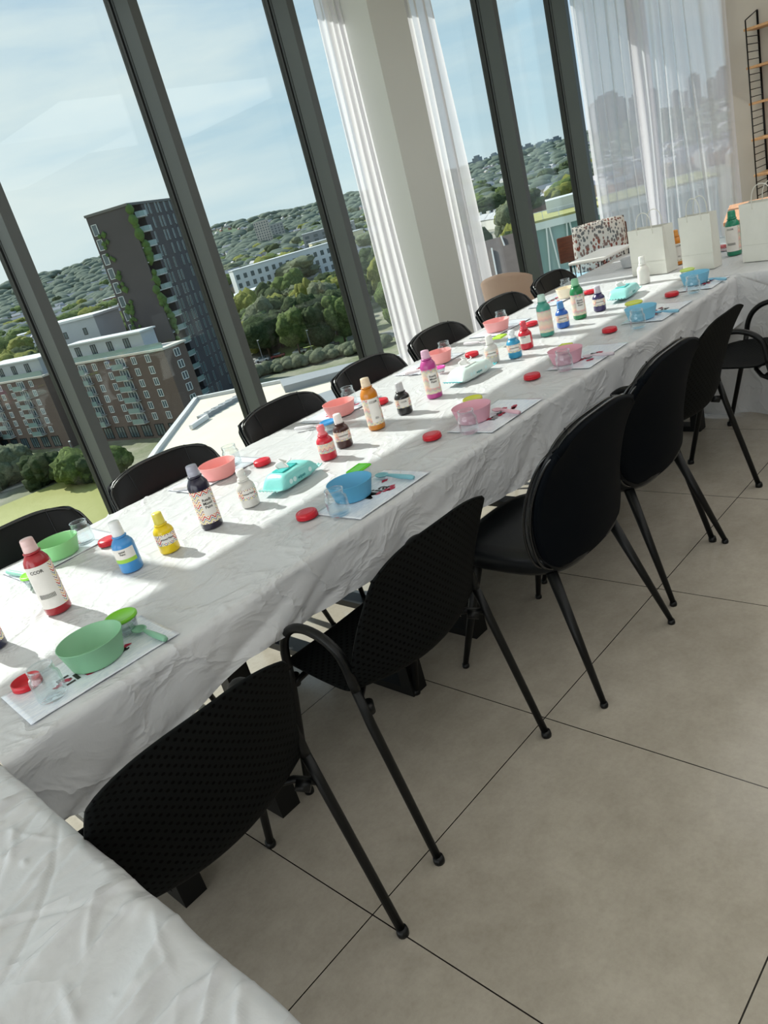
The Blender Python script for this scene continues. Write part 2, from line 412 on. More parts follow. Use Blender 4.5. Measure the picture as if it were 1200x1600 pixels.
# ================================================================== TABLES AND CLOTHS
def interp(tab, x):
    if x <= tab[0][0]: return tab[0][1:]
    for a, b in zip(tab, tab[1:]):
        if x <= b[0]:
            t = (x-a[0])/(b[0]-a[0]); return tuple(p+(q-p)*t for p, q in zip(a[1:], b[1:]))
    return tab[-1][1:]
def nz(x, y, z, s=1.0): return noise.noise(Vector((x*s, y*s, z)))
def ridg(x, y, s, seed, pw=6): return max(0.0, 1-abs(nz(x, y, seed, s))*2.2)**pw
TX0, TX1, TY0, TY1, TZ = 0.225, 4.17, 1.572, 2.765, 0.7475
def gau(d, s): return math.exp(-(d/s)**2)
def top_z(x, y):
    z = 0.0006*gau((y-1.795-0.004*math.sin(x*3)), 0.004) + 0.0007*gau(y-2.02, 0.005) + 0.0008*gau(y-2.36, 0.005)
    for k in range(7): z += 0.0007*gau(x-0.55-0.6*k+0.01*math.sin(y*9), 0.004)
    a = x*0.8+y*0.6; b = -x*0.6+y*0.8
    pch = max(0, nz(x*1.1, y*1.1, 4.4))**0.7
    z += 0.0060*pch*ridg(a, b*0.45, 7.0, 2.2, 4)
    z += 0.0034*ridg(a*0.5, b, 5.0, 7.7, 7)*(0.3+0.7*max(0, nz(x*.9, y*.9, 9.4)+.3))
    z += 0.0016*ridg(a*0.7, b, 16.0, 2.7, 4)*pch
    z += 0.006*max(0, 1-(y-TY0)/0.16)**2*pch*ridg(x, y*0.5, 9.0, 9.1, 3)
    return TZ + z
near_bot = [(0.20, 0.58), (0.32, 0.55), (0.43, 0.515), (0.52, 0.535), (0.6, 0.58), (0.8, 0.616), (1.04, 0.60), (1.32, 0.582), (1.78, 0.55), (2.08, 0.53), (2.10, 0.53), (2.16, 0.545), (2.6, 0.53), (3.2, 0.50), (3.7, 0.50), (4.17, 0.52)]
def crease_segs(x0, x1, y0, y1, n, seed, ang=None, spread=PI, hmin=.0012, hmax=.0034, lmin=.05, lmax=.28):
    r = random.Random(seed); out = []
    for i in range(n):
        a = r.uniform(0, PI) if ang is None else r.gauss(ang, spread)
        out.append((r.uniform(x0, x1), r.uniform(y0, y1), a, r.uniform(lmin, lmax)*r.random()**.5, r.uniform(.003, .009), r.uniform(hmin, hmax)*r.choice((1, 1, -.5))*1.0, r.uniform(-2.5, 2.5)))
    return out
def crease_field(X, Y, segs):
    Z = np.zeros_like(X)
    for cx, cy, a, ln, wd, h, k in segs:
        dx, dy = X-cx, Y-cy; u = dx*math.cos(a)+dy*math.sin(a); v = -dx*math.sin(a)+dy*math.cos(a)+k*u*u
        Z += h*np.exp(-(v/wd)**2)*np.exp(-(u/ln)**4)
    return Z
mb = MB()
NU, RN, RT, RF = 760, 16, 190, 10
_X, _Y = np.meshgrid(TX0+(TX1+.01-TX0)*np.arange(NU+1)/NU, TY0-.01+(TY1-TY0+.016)*np.arange(RT+1)/RT)
_CZ = crease_field(_X, _Y, crease_segs(TX0, TX1, TY0, TY1, 90, 5, .45, .35, .0014, .0038) + crease_segs(TX0, TX1, TY0, TY1, 120, 6, None, 0, .0008, .0022, .03, .12)
                   + crease_segs(1.2, 2.6, TY0, 2.0, 14, 8, 1.5, .3, .0020, .0040, .06, .14) + crease_segs(TX0, TX1, TY0, TY0+.12, 60, 9, 1.4, .4, .0015, .0035, .03, .08) + crease_segs(TX0, TX1, 2.1, TY1, 40, 10, .1, .15, .0015, .003, .1, .4))
def main_cloth(u, v):
    x = TX0 + (TX1+0.01-TX0)*u
    r = v*(RN+RT+RF)
    if r < RN:
        t = r/RN; zb = interp(near_bot, x)[0]
        zz = zb + (0.742-zb)*t; d = 1-t
        pl = 0.020*nz(x*5.5+(1-t)*1.5, d*0.6, 3.0)*min(1, d*1.4) + 0.010*ridg(x*1.2+d*.4, d*.3, 4.0, 6.0, 3)*d
        return (x + 0.01*nz(x*4, d, 8)*d, TY0 - 0.012 - 0.022*d + pl, zz)
    r2 = r-RN
    if r2 <= RT:
        y = TY0 - 0.010 + (TY1+0.006-TY0+0.010)*(r2/RT)
        z = TZ + (top_z(x, y)-TZ)*.5 + float(_CZ[int(round(r2)), int(round(u*NU))]); z = min(z, TZ+.0062); e = min(y-(TY0-0.010), (TY1+0.006)-y)
        if e < 0.016: z -= 0.009*(1-e/0.016)**2
        y += 0.006*nz(x*3.5, 1.0, 5.0)*max(0, 1-e/0.05)
        return (x, y, z)
    t = (r2-RT)/RF
    return (x, TY1+0.012+0.016*t+0.02*nz(x*5, t, 12)*t, 0.742-0.16*t)
mb.grid(main_cloth, NU, RN+RT+RF)
tag(mb.build('tablecloth', cloth_m, smooth=True), 'long white plastic tablecloth on the row of tables along the windows', 'tablecloth')

# near table cloth, closest to the camera
mb = MB()
_X, _Y = np.meshgrid(0.224-np.arange(0, 291)/290*1.05, 0.60+2.20*np.arange(421)/420)
_NZ = crease_field(_X, _Y, crease_segs(-.5, .22, .6, 1.9, 70, 21, .55, .35, .0040, .0080, .05, .3) + crease_segs(-.5, .22, .6, 1.9, 160, 22, .5, .9, .0020, .0048, .02, .09) + crease_segs(.02, .22, .6, 1.9, 70, 23, .2, .3, .0035, .007, .03, .09)
                   + [(-.02, 1.6, PI/2, 2.0, .004, .003, 0), (.1, 1.02, 0, 1.2, .004, .003, 0), (.1, .72, 0, 1.2, .004, .003, 0), (-.25, 1.5, PI/2, 2, .004, .003, 0), (-.1, .92, .5, .5, .03, .006, .4), (0, .78, .35, .4, .035, .007, -.5)])
def near_cloth(u, v):
    # u across: hanging on the +x side then the top towards -x ; v along y
    y = 0.60 + (2.80-0.60)*v
    r = u*304
    if r < 14:
        t = r/14; d = 1-t
        return (0.226+0.010*d+0.018*nz(y*6, d, 2)*d, y, 0.55+0.19*t + 0.02*nz(y*3, 0, 5)*d)
    x = 0.224 - (r-14)/290*1.05
    a = x*0.45+y*0.9; b = -x*0.9+y*0.45
    pch = 0.35+max(0, nz(x*2, y*2, 1.4))
    z = TZ + 0.0012 + 0.010*pch*ridg(a*1.0, b*0.35, 6.0, 3.2, 4) + 0.0065*ridg(a*0.4+b*.2, b, 5.0, 5.5, 6) + 0.0045*pch*ridg(x, y, 15.0, 1.7, 3) + .004*pch*ridg(a, b*.4, 13.0, 8.7, 3)
    z += 0.0022*gau(x+0.02, 0.004) + 0.002*gau(y-0.98, 0.004) + 0.002*gau(y-1.3+0.02*math.sin(x*12), 0.005)
    z = TZ+.0012+(z-TZ-.0012)*.25 + float(_NZ[int(round(v*420)), int(round(r-14))])
    if x > 0.20: z -= 0.012*((x-0.20)/0.024)**2; x += 0.004*nz(y*8, 0, 1)
    if y < 0.625: z -= 0.02*((0.625-y)/0.025)**2
    return (x, y, z)
mb.grid(near_cloth, 304, 420)
tag(mb.build('tablecloth', cloth2_m, smooth=True), 'crumpled white plastic tablecloth on the nearest cross table in the bottom left corner', 'tablecloth')

# cloth on the far cross table
mb = MB()
def far_cloth(u, v):
    y = 0.85 + (2.83-0.85)*v; r = u*60
    if r < 6:
        t = r/6; return (4.166+0.01*nz(y*6, t, 2), y, 0.62+0.125*t)
    x = 4.172 + (5.46-4.172)*min(1, (r-6)/48)
    if r > 54: return (5.47, y, 0.75-0.2*(r-54)/6)
    z = TZ + 0.0002 + 0.003*ridg(x, y*.5, 6.0, 3.3, 6)
    return (x, y, z)
mb.grid(far_cloth, 60, 90)
tag(mb.build('tablecloth', cloth_m, smooth=True), 'white tablecloth on the far cross table under the paper bags', 'tablecloth')
# sheet hanging to the floor at the far end
mb = MB()
def hang(u, v):
    y = 2.70 - 1.70*u
    zt = 0.745 if y > 1.54 else 0.745-(1.54-y)*0.42
    z = 0.012 + (zt-0.012)*v; d = 1-v
    x = 4.135 - 0.03*d + 0.045*nz(y*4.2, d*0.9, 2.0)*min(1, d*1.6) + 0.03*ridg(y+0.15*d, d*.2, 3.4, 4.0, 3)*d
    if y < 1.54: x -= (1.54-y)*0.18
    return (x, y+0.02*nz(y*3, d*2, 7)*d, z)
mb.grid(hang, 110, 36)
tag(mb.build('tablecloth', cloth_m, smooth=True), 'white plastic sheet hanging to the floor at the far end of the long table', 'tablecloth')

top_m = mat('dark_table_top', '26221f', 0.5)
def table(x0, x1, y0, y1, fx, label, group=None):
    t = empty('dining_table', ((x0+x1)/2, (y0+y1)/2, 0), 0, label, 'table', group)
    cx, cy = t.location.x, t.location.y
    MB().box((x0-cx, y0-cy, 0.712), (x1-cx, y1-cy, 0.738)).build('tabletop', top_m, t)
    for x in fx:
        ya, yb = y0+0.13-cy, y1-0.16-cy; X = x-cx
        mb = MB(); mb.box((X-0.035, ya, 0), (X+0.035, yb, 0.03)); mb.box((X-0.035, ya, 0.68), (X+0.035, yb, 0.712))
        mb.box((X-0.035, ya, 0.03), (X+0.035, ya+0.05, 0.68)); mb.box((X-0.035, yb-0.05, 0.03), (X+0.035, yb, 0.68))
        mb.build('frame_leg', black_metal, t)
    return t
G_T = 'dining tables under the long white cloth'
table(0.245, 0.66, TY0+.006, TY1-.006, [0.49], 'black framed table under the long cloth, nearest end of the row', G_T)
table(0.665, 1.63, TY0+.006, TY1-.006, [0.84, 1.45], 'black framed table under the long cloth behind the nearest perforated chairs', G_T)
table(1.635, 2.60, TY0+.006, TY1-.006, [1.82, 2.42], 'black framed table under the long cloth behind the two leather chairs', G_T)
table(2.605, 4.10, TY0+.006, TY1-.006, [2.85, 3.9], 'black framed table under the far part of the long cloth', G_T)
table(-0.80, 0.205, 0.66, 2.75, [-0.6], 'cross table under the crumpled cloth in the bottom left corner')
table(4.20, 5.44, 0.90, 2.78, [4.9], 'cross table under the paper bags at the far end')

# ================================================================== CHAIRS
def spline_tab(tab, n):
    k = len(tab); out = []
    for i in range(n+1):
        s = i/n*(k-1); j = min(int(s), k-2); t = s-j
        p0, p1, p2, p3 = tab[max(j-1, 0)], tab[j], tab[j+1], tab[min(j+2, k-1)]
        out.append(tuple(0.5*((2*b)+(-a+c)*t+(2*a-5*b+4*c-d)*t*t+(-a+3*b-3*c+d)*t**3) for a, b, c, d in zip(p0, p1, p2, p3)))
    return out
def shell(tab, nv=48, nu=24, off=0.0):
    pts = spline_tab(tab, nv); mb = MB(); uvs = []
    arc = 0; arcs = [0]
    for a, b in zip(pts, pts[1:]): arc += math.hypot(b[0]-a[0], b[1]-a[1]); arcs.append(arc)
    vs = []
    for j, (y, z, w_, c, dr) in enumerate(pts):
        a = pts[max(j-1, 0)]; b = pts[min(j+1, nv)]
        ty, tz = b[0]-a[0], b[1]-a[1]; l = math.hypot(ty, tz) or 1; ny, nzz = -tz/l, ty/l
        if ny < 0 and nzz < 0 or (abs(ny) > abs(nzz) and ny < 0): ny, nzz = -ny, -nzz
        if abs(nzz) >= abs(ny) and nzz < 0: ny, nzz = -ny, -nzz
        for i in range(nu+1):
            u = -1+2*i/nu; d = c*u*u + off
            vs.append((u*w_, y+ny*d, z+nzz*d-dr*abs(u)**3.2)); uvs.append((u*w_, arcs[j]))
    fs = [(j*(nu+1)+i, j*(nu+1)+i+1, (j+1)*(nu+1)+i+1, (j+1)*(nu+1)+i) for j in range(nv) for i in range(nu)]
    mb.add(vs, fs); mb.uv = uvs
    return mb
PERF_TAB = [(.236, .418, .12, 0, 0), (.232, .436, .17, 0, 0), (.205, .452, .205, .006, 0), (.12, .457, .225, .012, 0), (0, .449, .238, .022, 0), (-.10, .444, .247, .036, 0),
            (-.165, .462, .252, .055, 0), (-.203, .51, .252, .072, 0), (-.222, .58, .247, .066, 0), (-.242, .66, .238, .048, 0), (-.265, .74, .226, .032, .006),
            (-.285, .80, .216, .020, .010), (-.294, .828, .207, .015, .018), (-.299, .850, .196, .012, .028)]
def make_perforated():
    t = empty('perforated_armchair', (0, 0, 0))
    seat = PERF_TAB
    shell(seat, 64, 24).build('seat_shell', perf_m, t, smooth=True, solid=0.006)
    for s in (-1, 1):
        lg = MB().tube([(s*.262, -.268, .006), (s*.256, -.16, .40), (s*.253, -.138, .495)], [.011, .0125, .0125], 12).build('leg', black_metal, t, smooth=True)
        MB().lathe([(0, 0), (.0145, 0), (.0155, .008), (.0135, .02), (0, .02)], 14, (s*.262, -.268, 0)).build('foot_cap', black_metal, lg, smooth=True)
        arch = spline_tab([(s*.253, -.138, .495), (s*.252, -.128, .56), (s*.252, -.112, .60), (s*.252, -.07, .630), (s*.252, -.012, .643), (s*.252, .045, .634), (s*.252, .092, .600), (s*.252, .118, .55), (s*.252, .130, .49)], 28)
        MB().tube(arch, .0128, 12).build('armrest', black_metal, t, smooth=True)
        lg = MB().tube([(s*.252, .130, .49), (s*.254, .148, .40), (s*.258, .252, .006)], [.0125, .0125, .011], 12).build('leg', black_metal, t, smooth=True)
        MB().lathe([(0, 0), (.0145, 0), (.0155, .008), (.0135, .02), (0, .02)], 14, (s*.258, .252, 0)).build('foot_cap', black_metal, lg, smooth=True)
    for y in (-.148, .145):
        mb = MB(); mb.tube([(-.254, y, .42), (-.225, y+(.05 if y < 0 else 0), .428), (-.15, y+(.10 if y < 0 else 0), .436), (.15, y+(.10 if y < 0 else 0), .436), (.225, y+(.05 if y < 0 else 0), .428), (.254, y, .42)], .0095, 10)
        for s in (-1, 1): mb.tube([(s*.235, y+.005, .418), (s*.215, y+.03, .428)], .014, 12)
        mb.build('crossbar', black_metal, t, smooth=True)
    return t
LTAB = [(-.172, .425, .135, .012, 0), (-.178, .432, .185, .025, 0), (-.19, .46, .222, .045, 0), (-.203, .51, .243, .06, 0), (-.217, .59, .252, .07, 0), (-.232, .68, .254, .06, 0),
        (-.247, .76, .247, .042, .008), (-.258, .815, .240, .026, .020), (-.264, .845, .232, .018, .032), (-.268, .866, .220, .012, .044)]
def outline(tab, off, scale=1.0, n=40):
    pts = spline_tab(tab, n); L_, R_ = [], []
    for y, z, w_, c, dr in pts:
        R_.append((w_*scale, y+c+off, z-dr)); L_.append((-w_*scale, y+c+off, z-dr))
    y, z, w_, c, dr = pts[-1]
    T_ = [(w_*scale*u, y+c*u*u+off, z-dr*abs(u)**3.2+.002) for u in [-.9+.1*k for k in range(19)]]
    return L_ + T_ + list(reversed(R_))
piping_m = mat('glossy_leather_piping', '0a0d10', 0.22, spec=0.8)
def make_leather():
    t = empty('leather_dining_chair', (0, 0, 0))
    b = shell(LTAB, 44, 26).build('backrest', leather_back, t, smooth=True, solid=0.022)
    inner = [(y, z-.004, w_*0.985, c, d) for y, z, w_, c, d in LTAB]
    o = shell(inner, 44, 26, off=0.020).build('back_cushion', leather, t, smooth=True, solid=0.022)
    for i, of in enumerate((0.012, 0.034)):
        MB().tube(outline(LTAB, of, 1.008),   .0042, 8).build('piping', piping_m, t, smooth=True)
    pts = spline_tab(LTAB, 44)
    for s in (-1, 1):
        path = [(s*(.115+.02*((z-.45)/.4)), y+c*0.22+.034, z) for y, z, w_, c, d in pts if z > .47]
        MB().tube(path, .0028, 6).build('seam', leather, o, smooth=True)
    mb = MB(); n = 44
    prof = [(.0, .408), (.80, .408), (.95, .415), (1.0, .43), (1.0, .458), (.985, .472), (.94, .483), (.8, .489), (.4, .492), (0, .493)]
    vs = []
    for k, z in prof:
        for j in range(n):
            a = 2*PI*j/n; ca, sa = math.cos(a), math.sin(a); e = 0.55
            x = .235*k*math.copysign(abs(ca)**e, ca); y = .03+.218*k*math.copysign(abs(sa)**e, sa)
            if y < 0: x *= 1+0.05*y/.2
            vs.append((x, y, z))
    fs = [(i*n+j, i*n+(j+1) % n, (i+1)*n+(j+1) % n, (i+1)*n+j) for i in range(len(prof)-1) for j in range(n)]
    MB().add(vs, fs).build('seat', leather, t, smooth=True)
    for sx_, fy, ty in ((-1, -.268, -.13), (1, -.268, -.13), (-1, .268, .15), (1, .268, .15)):
        mb = MB(); mb.tube([(sx_*.185, ty, .418), (sx_*.242, fy, .012)], [.0185, .0095], 14)
        mb.lathe([(0, 0), (.012, 0), (.013, .006), (.011, .016), (0, .016)], 14, (sx_*.242, fy, 0))
        mb.build('leg', black_metal, t, smooth=True)
    return t
pc = make_perforated(); lc = make_leather()
G_P = 'perforated black armchairs'; G_L = 'black leather chairs on the window side'
pc.location = (0.455, 1.415, 0); pc.rotation_euler[2] = math.radians(-1.5)
tag(pc, 'black perforated plastic armchair nearest the bottom left, backrest low beside the crumpled cloth', 'chair', G_P)
copy_thing(pc, (1.178, 1.462, 0), 0, 'black perforated plastic armchair pushed in between the nearest armchair and a leather chair')
copy_thing(pc, (2.968, 1.462, 0), 0, 'black perforated armchair just past the two tall leather backs')
copy_thing(pc, (3.705, 1.335, 0), 0, 'black perforated armchair at the right edge, only its seat and arm seen')
copy_thing(pc, (5.85, 1.95, 0), math.radians(95), 'black perforated chair behind the far cross table, below the wooden tabletop')
lc.location = (1.87, 1.372, 0)
tag(lc, 'black leather chair with navy back on the near side, closer of two', 'chair', 'black leather chairs on the room side')
copy_thing(lc, (2.462, 1.412, 0), 0, 'black leather chair with navy back on the near side, farther of two')
far_lab = ['black leather chair on the window side at the left edge of the photo', 'black leather chair on the window side behind the yellow paint bottle',
           'black leather chair on the window side behind the turquoise wipes pack', 'black leather chair on the window side behind the orange paint bottle',
           'black leather chair on the window side in front of the column', 'black leather chair on the window side behind the clear jar right of the column',
           'farthest black leather chair on the window side, beside the beige armchair']
for (x, r), lb in zip([(0.80, 1), (1.41, -2), (2.08, 1), (2.67, 0), (3.265, 2), (3.90, -1), (4.50, 2)], far_lab):
    copy_thing(lc, (x, 2.632, 0), PI+math.radians(r), lb, G_L, (1, 1, .978))

# ================================================================== THINGS ON THE TABLES
IT = 0.7515       # height things stand at
def bottle(px, py, color, tall, name, label, cap='e8e4de', face=None, style='chevron', r=None, h=None, text=None, cap_shape='flip', z=IT, xy=None, logo=None, tint=None):
    p = at(px, py, 0.75) if xy is None else Vector((xy[0], xy[1], 0))
    t = empty('paint_bottle', (p.x, p.y, z), 0, label, 'paint bottle', 'paint bottles')
    m = mat('paint_'+color, color, 0.28, spec=0.5, coat=0.3, var=(25, .6, color))
    r = r or (0.034 if tall else 0.0315); H = h or (0.205 if tall else 0.128)
    capm = mat('cap_'+cap, cap, 0.3, spec=0.5, var=(30, .5, cap))
    if tall: prof = [(0, 0), (r*.93, 0), (r, .004), (r, H*.66), (r*.93, H*.72), (r*.68, H*.79), (r*.46, H*.825), (r*.42, H*.84), (0, H*.84)]; cz = H*.835
    else: prof = [(0, 0), (r*.93, 0), (r, .004), (r, H*.52), (r*.95, H*.57), (r*.72, H*.645), (r*.47, H*.69), (r*.44, H*.73), (0, H*.73)]; cz = H*.72
    MB().lathe(prof, 32).build('bottle_body', m, t, smooth=True)
    cr = r*.52 if tall else r*.50
    if cap_shape == 'nozzle': pr = [(cr*1.1, cz), (cr*1.12, cz+H*.05), (cr*.85, cz+H*.07), (cr*.8, cz+H*.12), (cr*.95, cz+H*.14), (cr*.9, H), (0, H)]
    else: pr = [(cr*1.02, cz), (cr*1.08, cz+.002), (cr*1.04, cz+(H-cz)*.45), (cr, cz+(H-cz)*.5), (cr*1.03, cz+(H-cz)*.55), (cr*.96, H-.002), (cr*.9, H), (0, H)]
    c = MB().lathe([(0, cz)]+pr, 24).build('cap', capm, t, smooth=True)
    MB().lathe([(cr*1.28, cz-.004), (cr*1.3, cz-.001), (cr*1.1, cz+.001)], 24).build('neck_ring', m, t, smooth=True)
    va = math.atan2(-p.y, -p.x) if face is None else face      # side turned to the room
    rl = r+.0004; z0, z1 = (H*.10, H*.62) if tall else (H*.22, H*.50)
    if style == 'chevron':
        lb = patch(rl, va+PI*.0, rl*2*PI*.93, z0, z1, 'printed_label', chevron_m, t, 48)
        a = va+0.28 if tall else va+.1
        if text:
            pw = r*1.25
            pn = patch(rl+.0004, a, pw, z0+(z1-z0)*.24, z0+(z1-z0)*.86, 'name_panel', whitelabel_m, lb)
            wrap_text(text, .0128 if tall else .0085, rl+.0009, z0+(z1-z0)*(.68 if tall else .5), a, lb)
        elif logo:
            patch(rl+.0004, a, r*1.3, z0+(z1-z0)*.1, z1, 'name_panel', whitelabel_m, lb)
            wrap_text(logo, .012 if tall else .0085, rl+.0009, z1-.018 if tall else z1-.014, a, lb)
            if tall: wrap_text('500 ml\n|||||||||||||', .0045, rl+.0009, z0+.03, a, lb)
    elif style == 'band':
        lb = patch(rl, va-.35, r*2.3, z0, z1+.012*tall, 'printed_label', whitelabel_m, t, 20)
        if text: wrap_text(text, .0085, rl+.0006, z0+(z1-z0)*.75, va-.35, lb)
        if logo: wrap_text(logo, .013 if tall else .009, rl+.0006, z1-.008, va-.35, lb)
        if tall:
            wrap_text('|||||||||||||', .014, rl+.0006, z0+(z1-z0)*.30, va-.35, lb)
            patch(rl, va+.95, r*.62, z0, z1+.012, 'chevron_strip', chevron_m, t, 8)
        if tint: patch(rl+.0004, va-.35, r*2.3, z0, z0+.012, 'label_stripe', mat('stripe_'+tint, tint, .5), lb, 20)
    return t
RMP = 'Ready\nMixed\nPaint'
bottle(-8, 1012, '1c2140', True, 'n', 'dark navy paint bottle cut off by the left edge of the photo', '2a2c40', text=RMP)
bottle(93, 953, 'a31422', True, 'red', 'tall dark red paint bottle with a pale pink cap beside the green bowls', 'e6c3c0', style='band', logo='CCOR', text=None, h=.225, r=.036)
bottle(208, 889, '3f8fd0', False, 'blue', 'mid-sized pastel blue paint bottle with white cap and white label', 'eef0f0', style='band', text='pastel\nPaint', r=.034, h=.158, tint='9fd04a')
bottle(267, 860, 'e8c800', False, 'yellow', 'small yellow paint bottle with see-through yellow cap', 'e6d65a', text='mixed Paint')
bottle(333, 822, '17122c', True, 'purple', 'tall very dark purple paint bottle with grey flip cap, Ready Mixed Paint label', 'a9a9b8', text=RMP, h=.212, r=.035)
bottle(393, 789, 'd9d6d0', False, 'white', 'small white paint bottle beside the nearest pink bowl', 'eceae4', text='mixed Paint', cap_shape='nozzle')
bottle(515, 716, 'c8102e', False, 'red', 'small red paint bottle touching the turquoise wipes pack', 'ee7a80', cap_shape='nozzle')
bottle(540, 697, '3c1512', False, 'brown', 'small dark brown paint bottle with white cap', 'eae4e0', text='mixed Paint')
bottle(590, 669, 'c87a10', True, 'orange', 'tall ochre orange paint bottle with cream cap', 'e8d2b4', logo='CCOR', h=.205)
bottle(634, 645, '111214', False, 'black', 'small black paint bottle with clear grey cap', 'c8c8ca', logo='CCOR')
bottle(680, 620, 'b8408c', True, 'pink', 'tall magenta pink paint bottle with pale pink cap', 'e2b4cc', text=RMP, h=.20)
bottle(771, 566, 'c9c7c2', False, 'silver', 'small pale grey paint bottle just behind the white wipes pack', 'e4e2dc', text='mixed Paint', h=.125)
bottle(806, 558, '2f93bd', False, 'lightblue', 'small light blue paint bottle with white cap beside the white wipes pack', 'e8eef0', text='mixed Paint', h=.125, cap_shape='nozzle')
bottle(824, 544, 'cc1430', False, 'red', 'small red paint bottle right beside the small light blue one', 'd84a58', style='band', logo='CCOR', h=.128, cap_shape='nozzle')
bottle(856, 524, '3f9484', True, 'teal', 'tall teal green paint bottle with zigzag label', 'b8d8cc', h=.20)
bottle(881, 511, '1f5fb8', False, 'blue', 'small royal blue paint bottle with blue cap', '5a94d0', text='mixed Paint', h=.128)
bottle(907, 497, '0a7a44', True, 'green', 'tall bright green paint bottle with Ready Mixed Paint label', '8fc8a0', text=RMP, h=.20)
bottle(938, 485, '33285c', False, 'violet', 'small violet paint bottle with grey cap', 'c8c4d0', text='mixed Paint', h=.125)
bottle(1007, 443, 'e0ddd6', False, 'white', 'plain white paint bottle in front of the first paper bag', 'ecebe6', style='none', h=.15, r=.033)
bottle(1060, 413, 'd8861c', True, 'orange', 'orange paint bottle half hidden behind the middle paper bag', 'e8a050', h=.20, logo='CCOR')
bottle(1148, 398, '0f8060', True, 'green', 'tall emerald green paint bottle between two paper bags', '2f8f70', style='band', logo='CCOR', h=.245, r=.040)

# ---- bowls
def bowl(px, py, color, label, r=.073, h=.056, rough=.45, foot=False, xy=None):
    p = at(px, py, 0.75)
    t = empty('small_bowl', (p.x, p.y, IT+.0022), 0, label, 'bowl', 'children\'s bowls at the places')
    m = mat('bowl_'+color, color, rough, spec=.4, var=(20, .6, color))
    b = r*.80
    prof = [(0, 0), (b*.92, 0), (b*1.0, .003), (b*1.02, .008), (r-.001, h-.002), (r, h), (r-.0015, h+.0006), (r-.0028, h-.001), (b*.98, .008), (b*.9, .0045), (0, .004)]
    MB().lathe(prof, 48).build('bowl_body', m, t, smooth=True)
    return t
bowl(155, 1032, '86ba94', 'sage green bowl on the nearest place mat, room side', r=.078, h=.060)
bowl(553, 778, '5aa6cc', 'sky blue bowl beside the light green rectangular tub lid')
bowl(741, 658, 'dda6b6', 'dusty pink bowl on the room side opposite the magenta bottle')
bowl(886, 567, 'dda6b6', 'dusty pink bowl on the room side opposite the teal bottle')
bowl(1003, 499, '7ec0dc', 'pale blue bowl on the room side, nearer of the last two')
bowl(1087, 444, '7ec0dc', 'pale blue bowl on the room side in front of the middle paper bag')
bowl(98, 868, '8fd08c', 'light green bowl on the window side at the left end', r=.072)
bowl(346, 745, 'f0a09c', 'salmon pink bowl on the window side behind the dark purple bottle')
bowl(534, 648, 'f0a09c', 'salmon pink bowl on the window side beside the blue lidded tub')
bowl(689, 567, 'f0a4a2', 'salmon pink bowl on the window side behind the magenta bottle', r=.066)
bowl(778, 517, 'f0a8a6', 'salmon pink bowl on the window side beside the light green lidded tub')
bowl(886, 465, 'eee2c8', 'cream bowl holding orange on the window side behind the green bottle', r=.06)
bowl(985, 417, 'b9bcbf', 'grey bowl at the far window-side corner, left of the first paper bag', r=.06)

# ---- jars, loose red lids
def make_jar(x, y, label, k=1.0):
    t = empty('glass_jar', (x, y, IT+.0022), 0, label, 'jar', 'empty clear jars at the places')
    r = .034*k; h = .082*k
    prof = [(0, .002), (r*.8, .002), (r*.97, .006), (r, .014), (r, h*.66), (r*.94, h*.74), (r*.80, h*.80), (r*.80, h*.84), (r*.85, h*.86), (r*.81, h*.89), (r*.85, h*.92), (r*.82, h*.96), (r*.83, h),
            (r*.78, h), (r*.76, h*.80), (r*.90, h*.70), (r*.94, .014), (r*.75, .008), (0, .007)]
    MB().lathe(prof, 36).build('jar_body', jar_m, t, smooth=True)
    MB().tube([(r*.815*math.cos(2*PI*i/32), r*.815*math.sin(2*PI*i/32), h) for i in range(33)], .0014, 6, False).build('rim', jar_m, t, smooth=True)
    return t
for px, py, lb in [(86, 1092, 'clear jar on the nearest place mat by the open red lid'), (533, 806, 'clear jar in front of the sky blue bowl'), (735, 678, 'clear jar in front of the first dusty pink bowl'),
    (884, 580, 'clear jar in front of the dusty pink bowl opposite the teal bottle'), (998, 514, 'clear jar in front of the nearer pale blue bowl'), (1084, 459, 'clear jar in front of the last pale blue bowl'),
    (136, 850, 'clear jar on the window side behind the light green bowl'), (367, 728, 'clear jar behind the nearest salmon pink bowl'), (549, 633, 'clear jar behind the salmon bowl that stands by the orange bottle'),
    (698, 560, 'clear jar behind the salmon bowl in front of the column'), (786, 510, 'clear jar behind the salmon bowl right of the column'), (886, 458, 'clear jar behind the cream bowl'), (1133, 392, 'clear jar beside the tall emerald green bottle')]:
    p = at(px, py, .75); make_jar(p.x, p.y, lb)
redlid_m = mat('red_lid_plastic', 'c60f26', .3, spec=.5, var=(30, .5, 'cc1228'))
def red_lid(px, py, label, open_=False, tilt=0):
    p = at(px, py, .75)
    t = empty('jar_lid', (p.x, p.y, IT+.0022), random.uniform(0, 3), label, 'lid', 'loose red jar lids')
    r = .034; h = .017
    if open_: prof = [(0, 0), (r*.95, 0), (r, .002), (r, h), (r-.002, h), (r-.0025, .003), (0, .003)]
    else: prof = [(0, h), (r*.5, h), (r*.52, h), (r*.78, h), (r*.80, h-.0008), (r*.82, h-.0008), (r*.84, h), (r*.92, h), (r*.97, h-.002), (r, h-.005), (r, 0), (r-.002, 0), (r-.002, .008), (0, .010)]
    mb = MB().lathe(prof, 40)
    o = mb.build('lid_body', redlid_m, t, smooth=True)
    mb = MB().lathe([(r+.0004, .002), (r+.0009, .0035), (r+.0004, .005)], 40)
    mb.build('grip_ring', redlid_m, t, smooth=True)
    return t
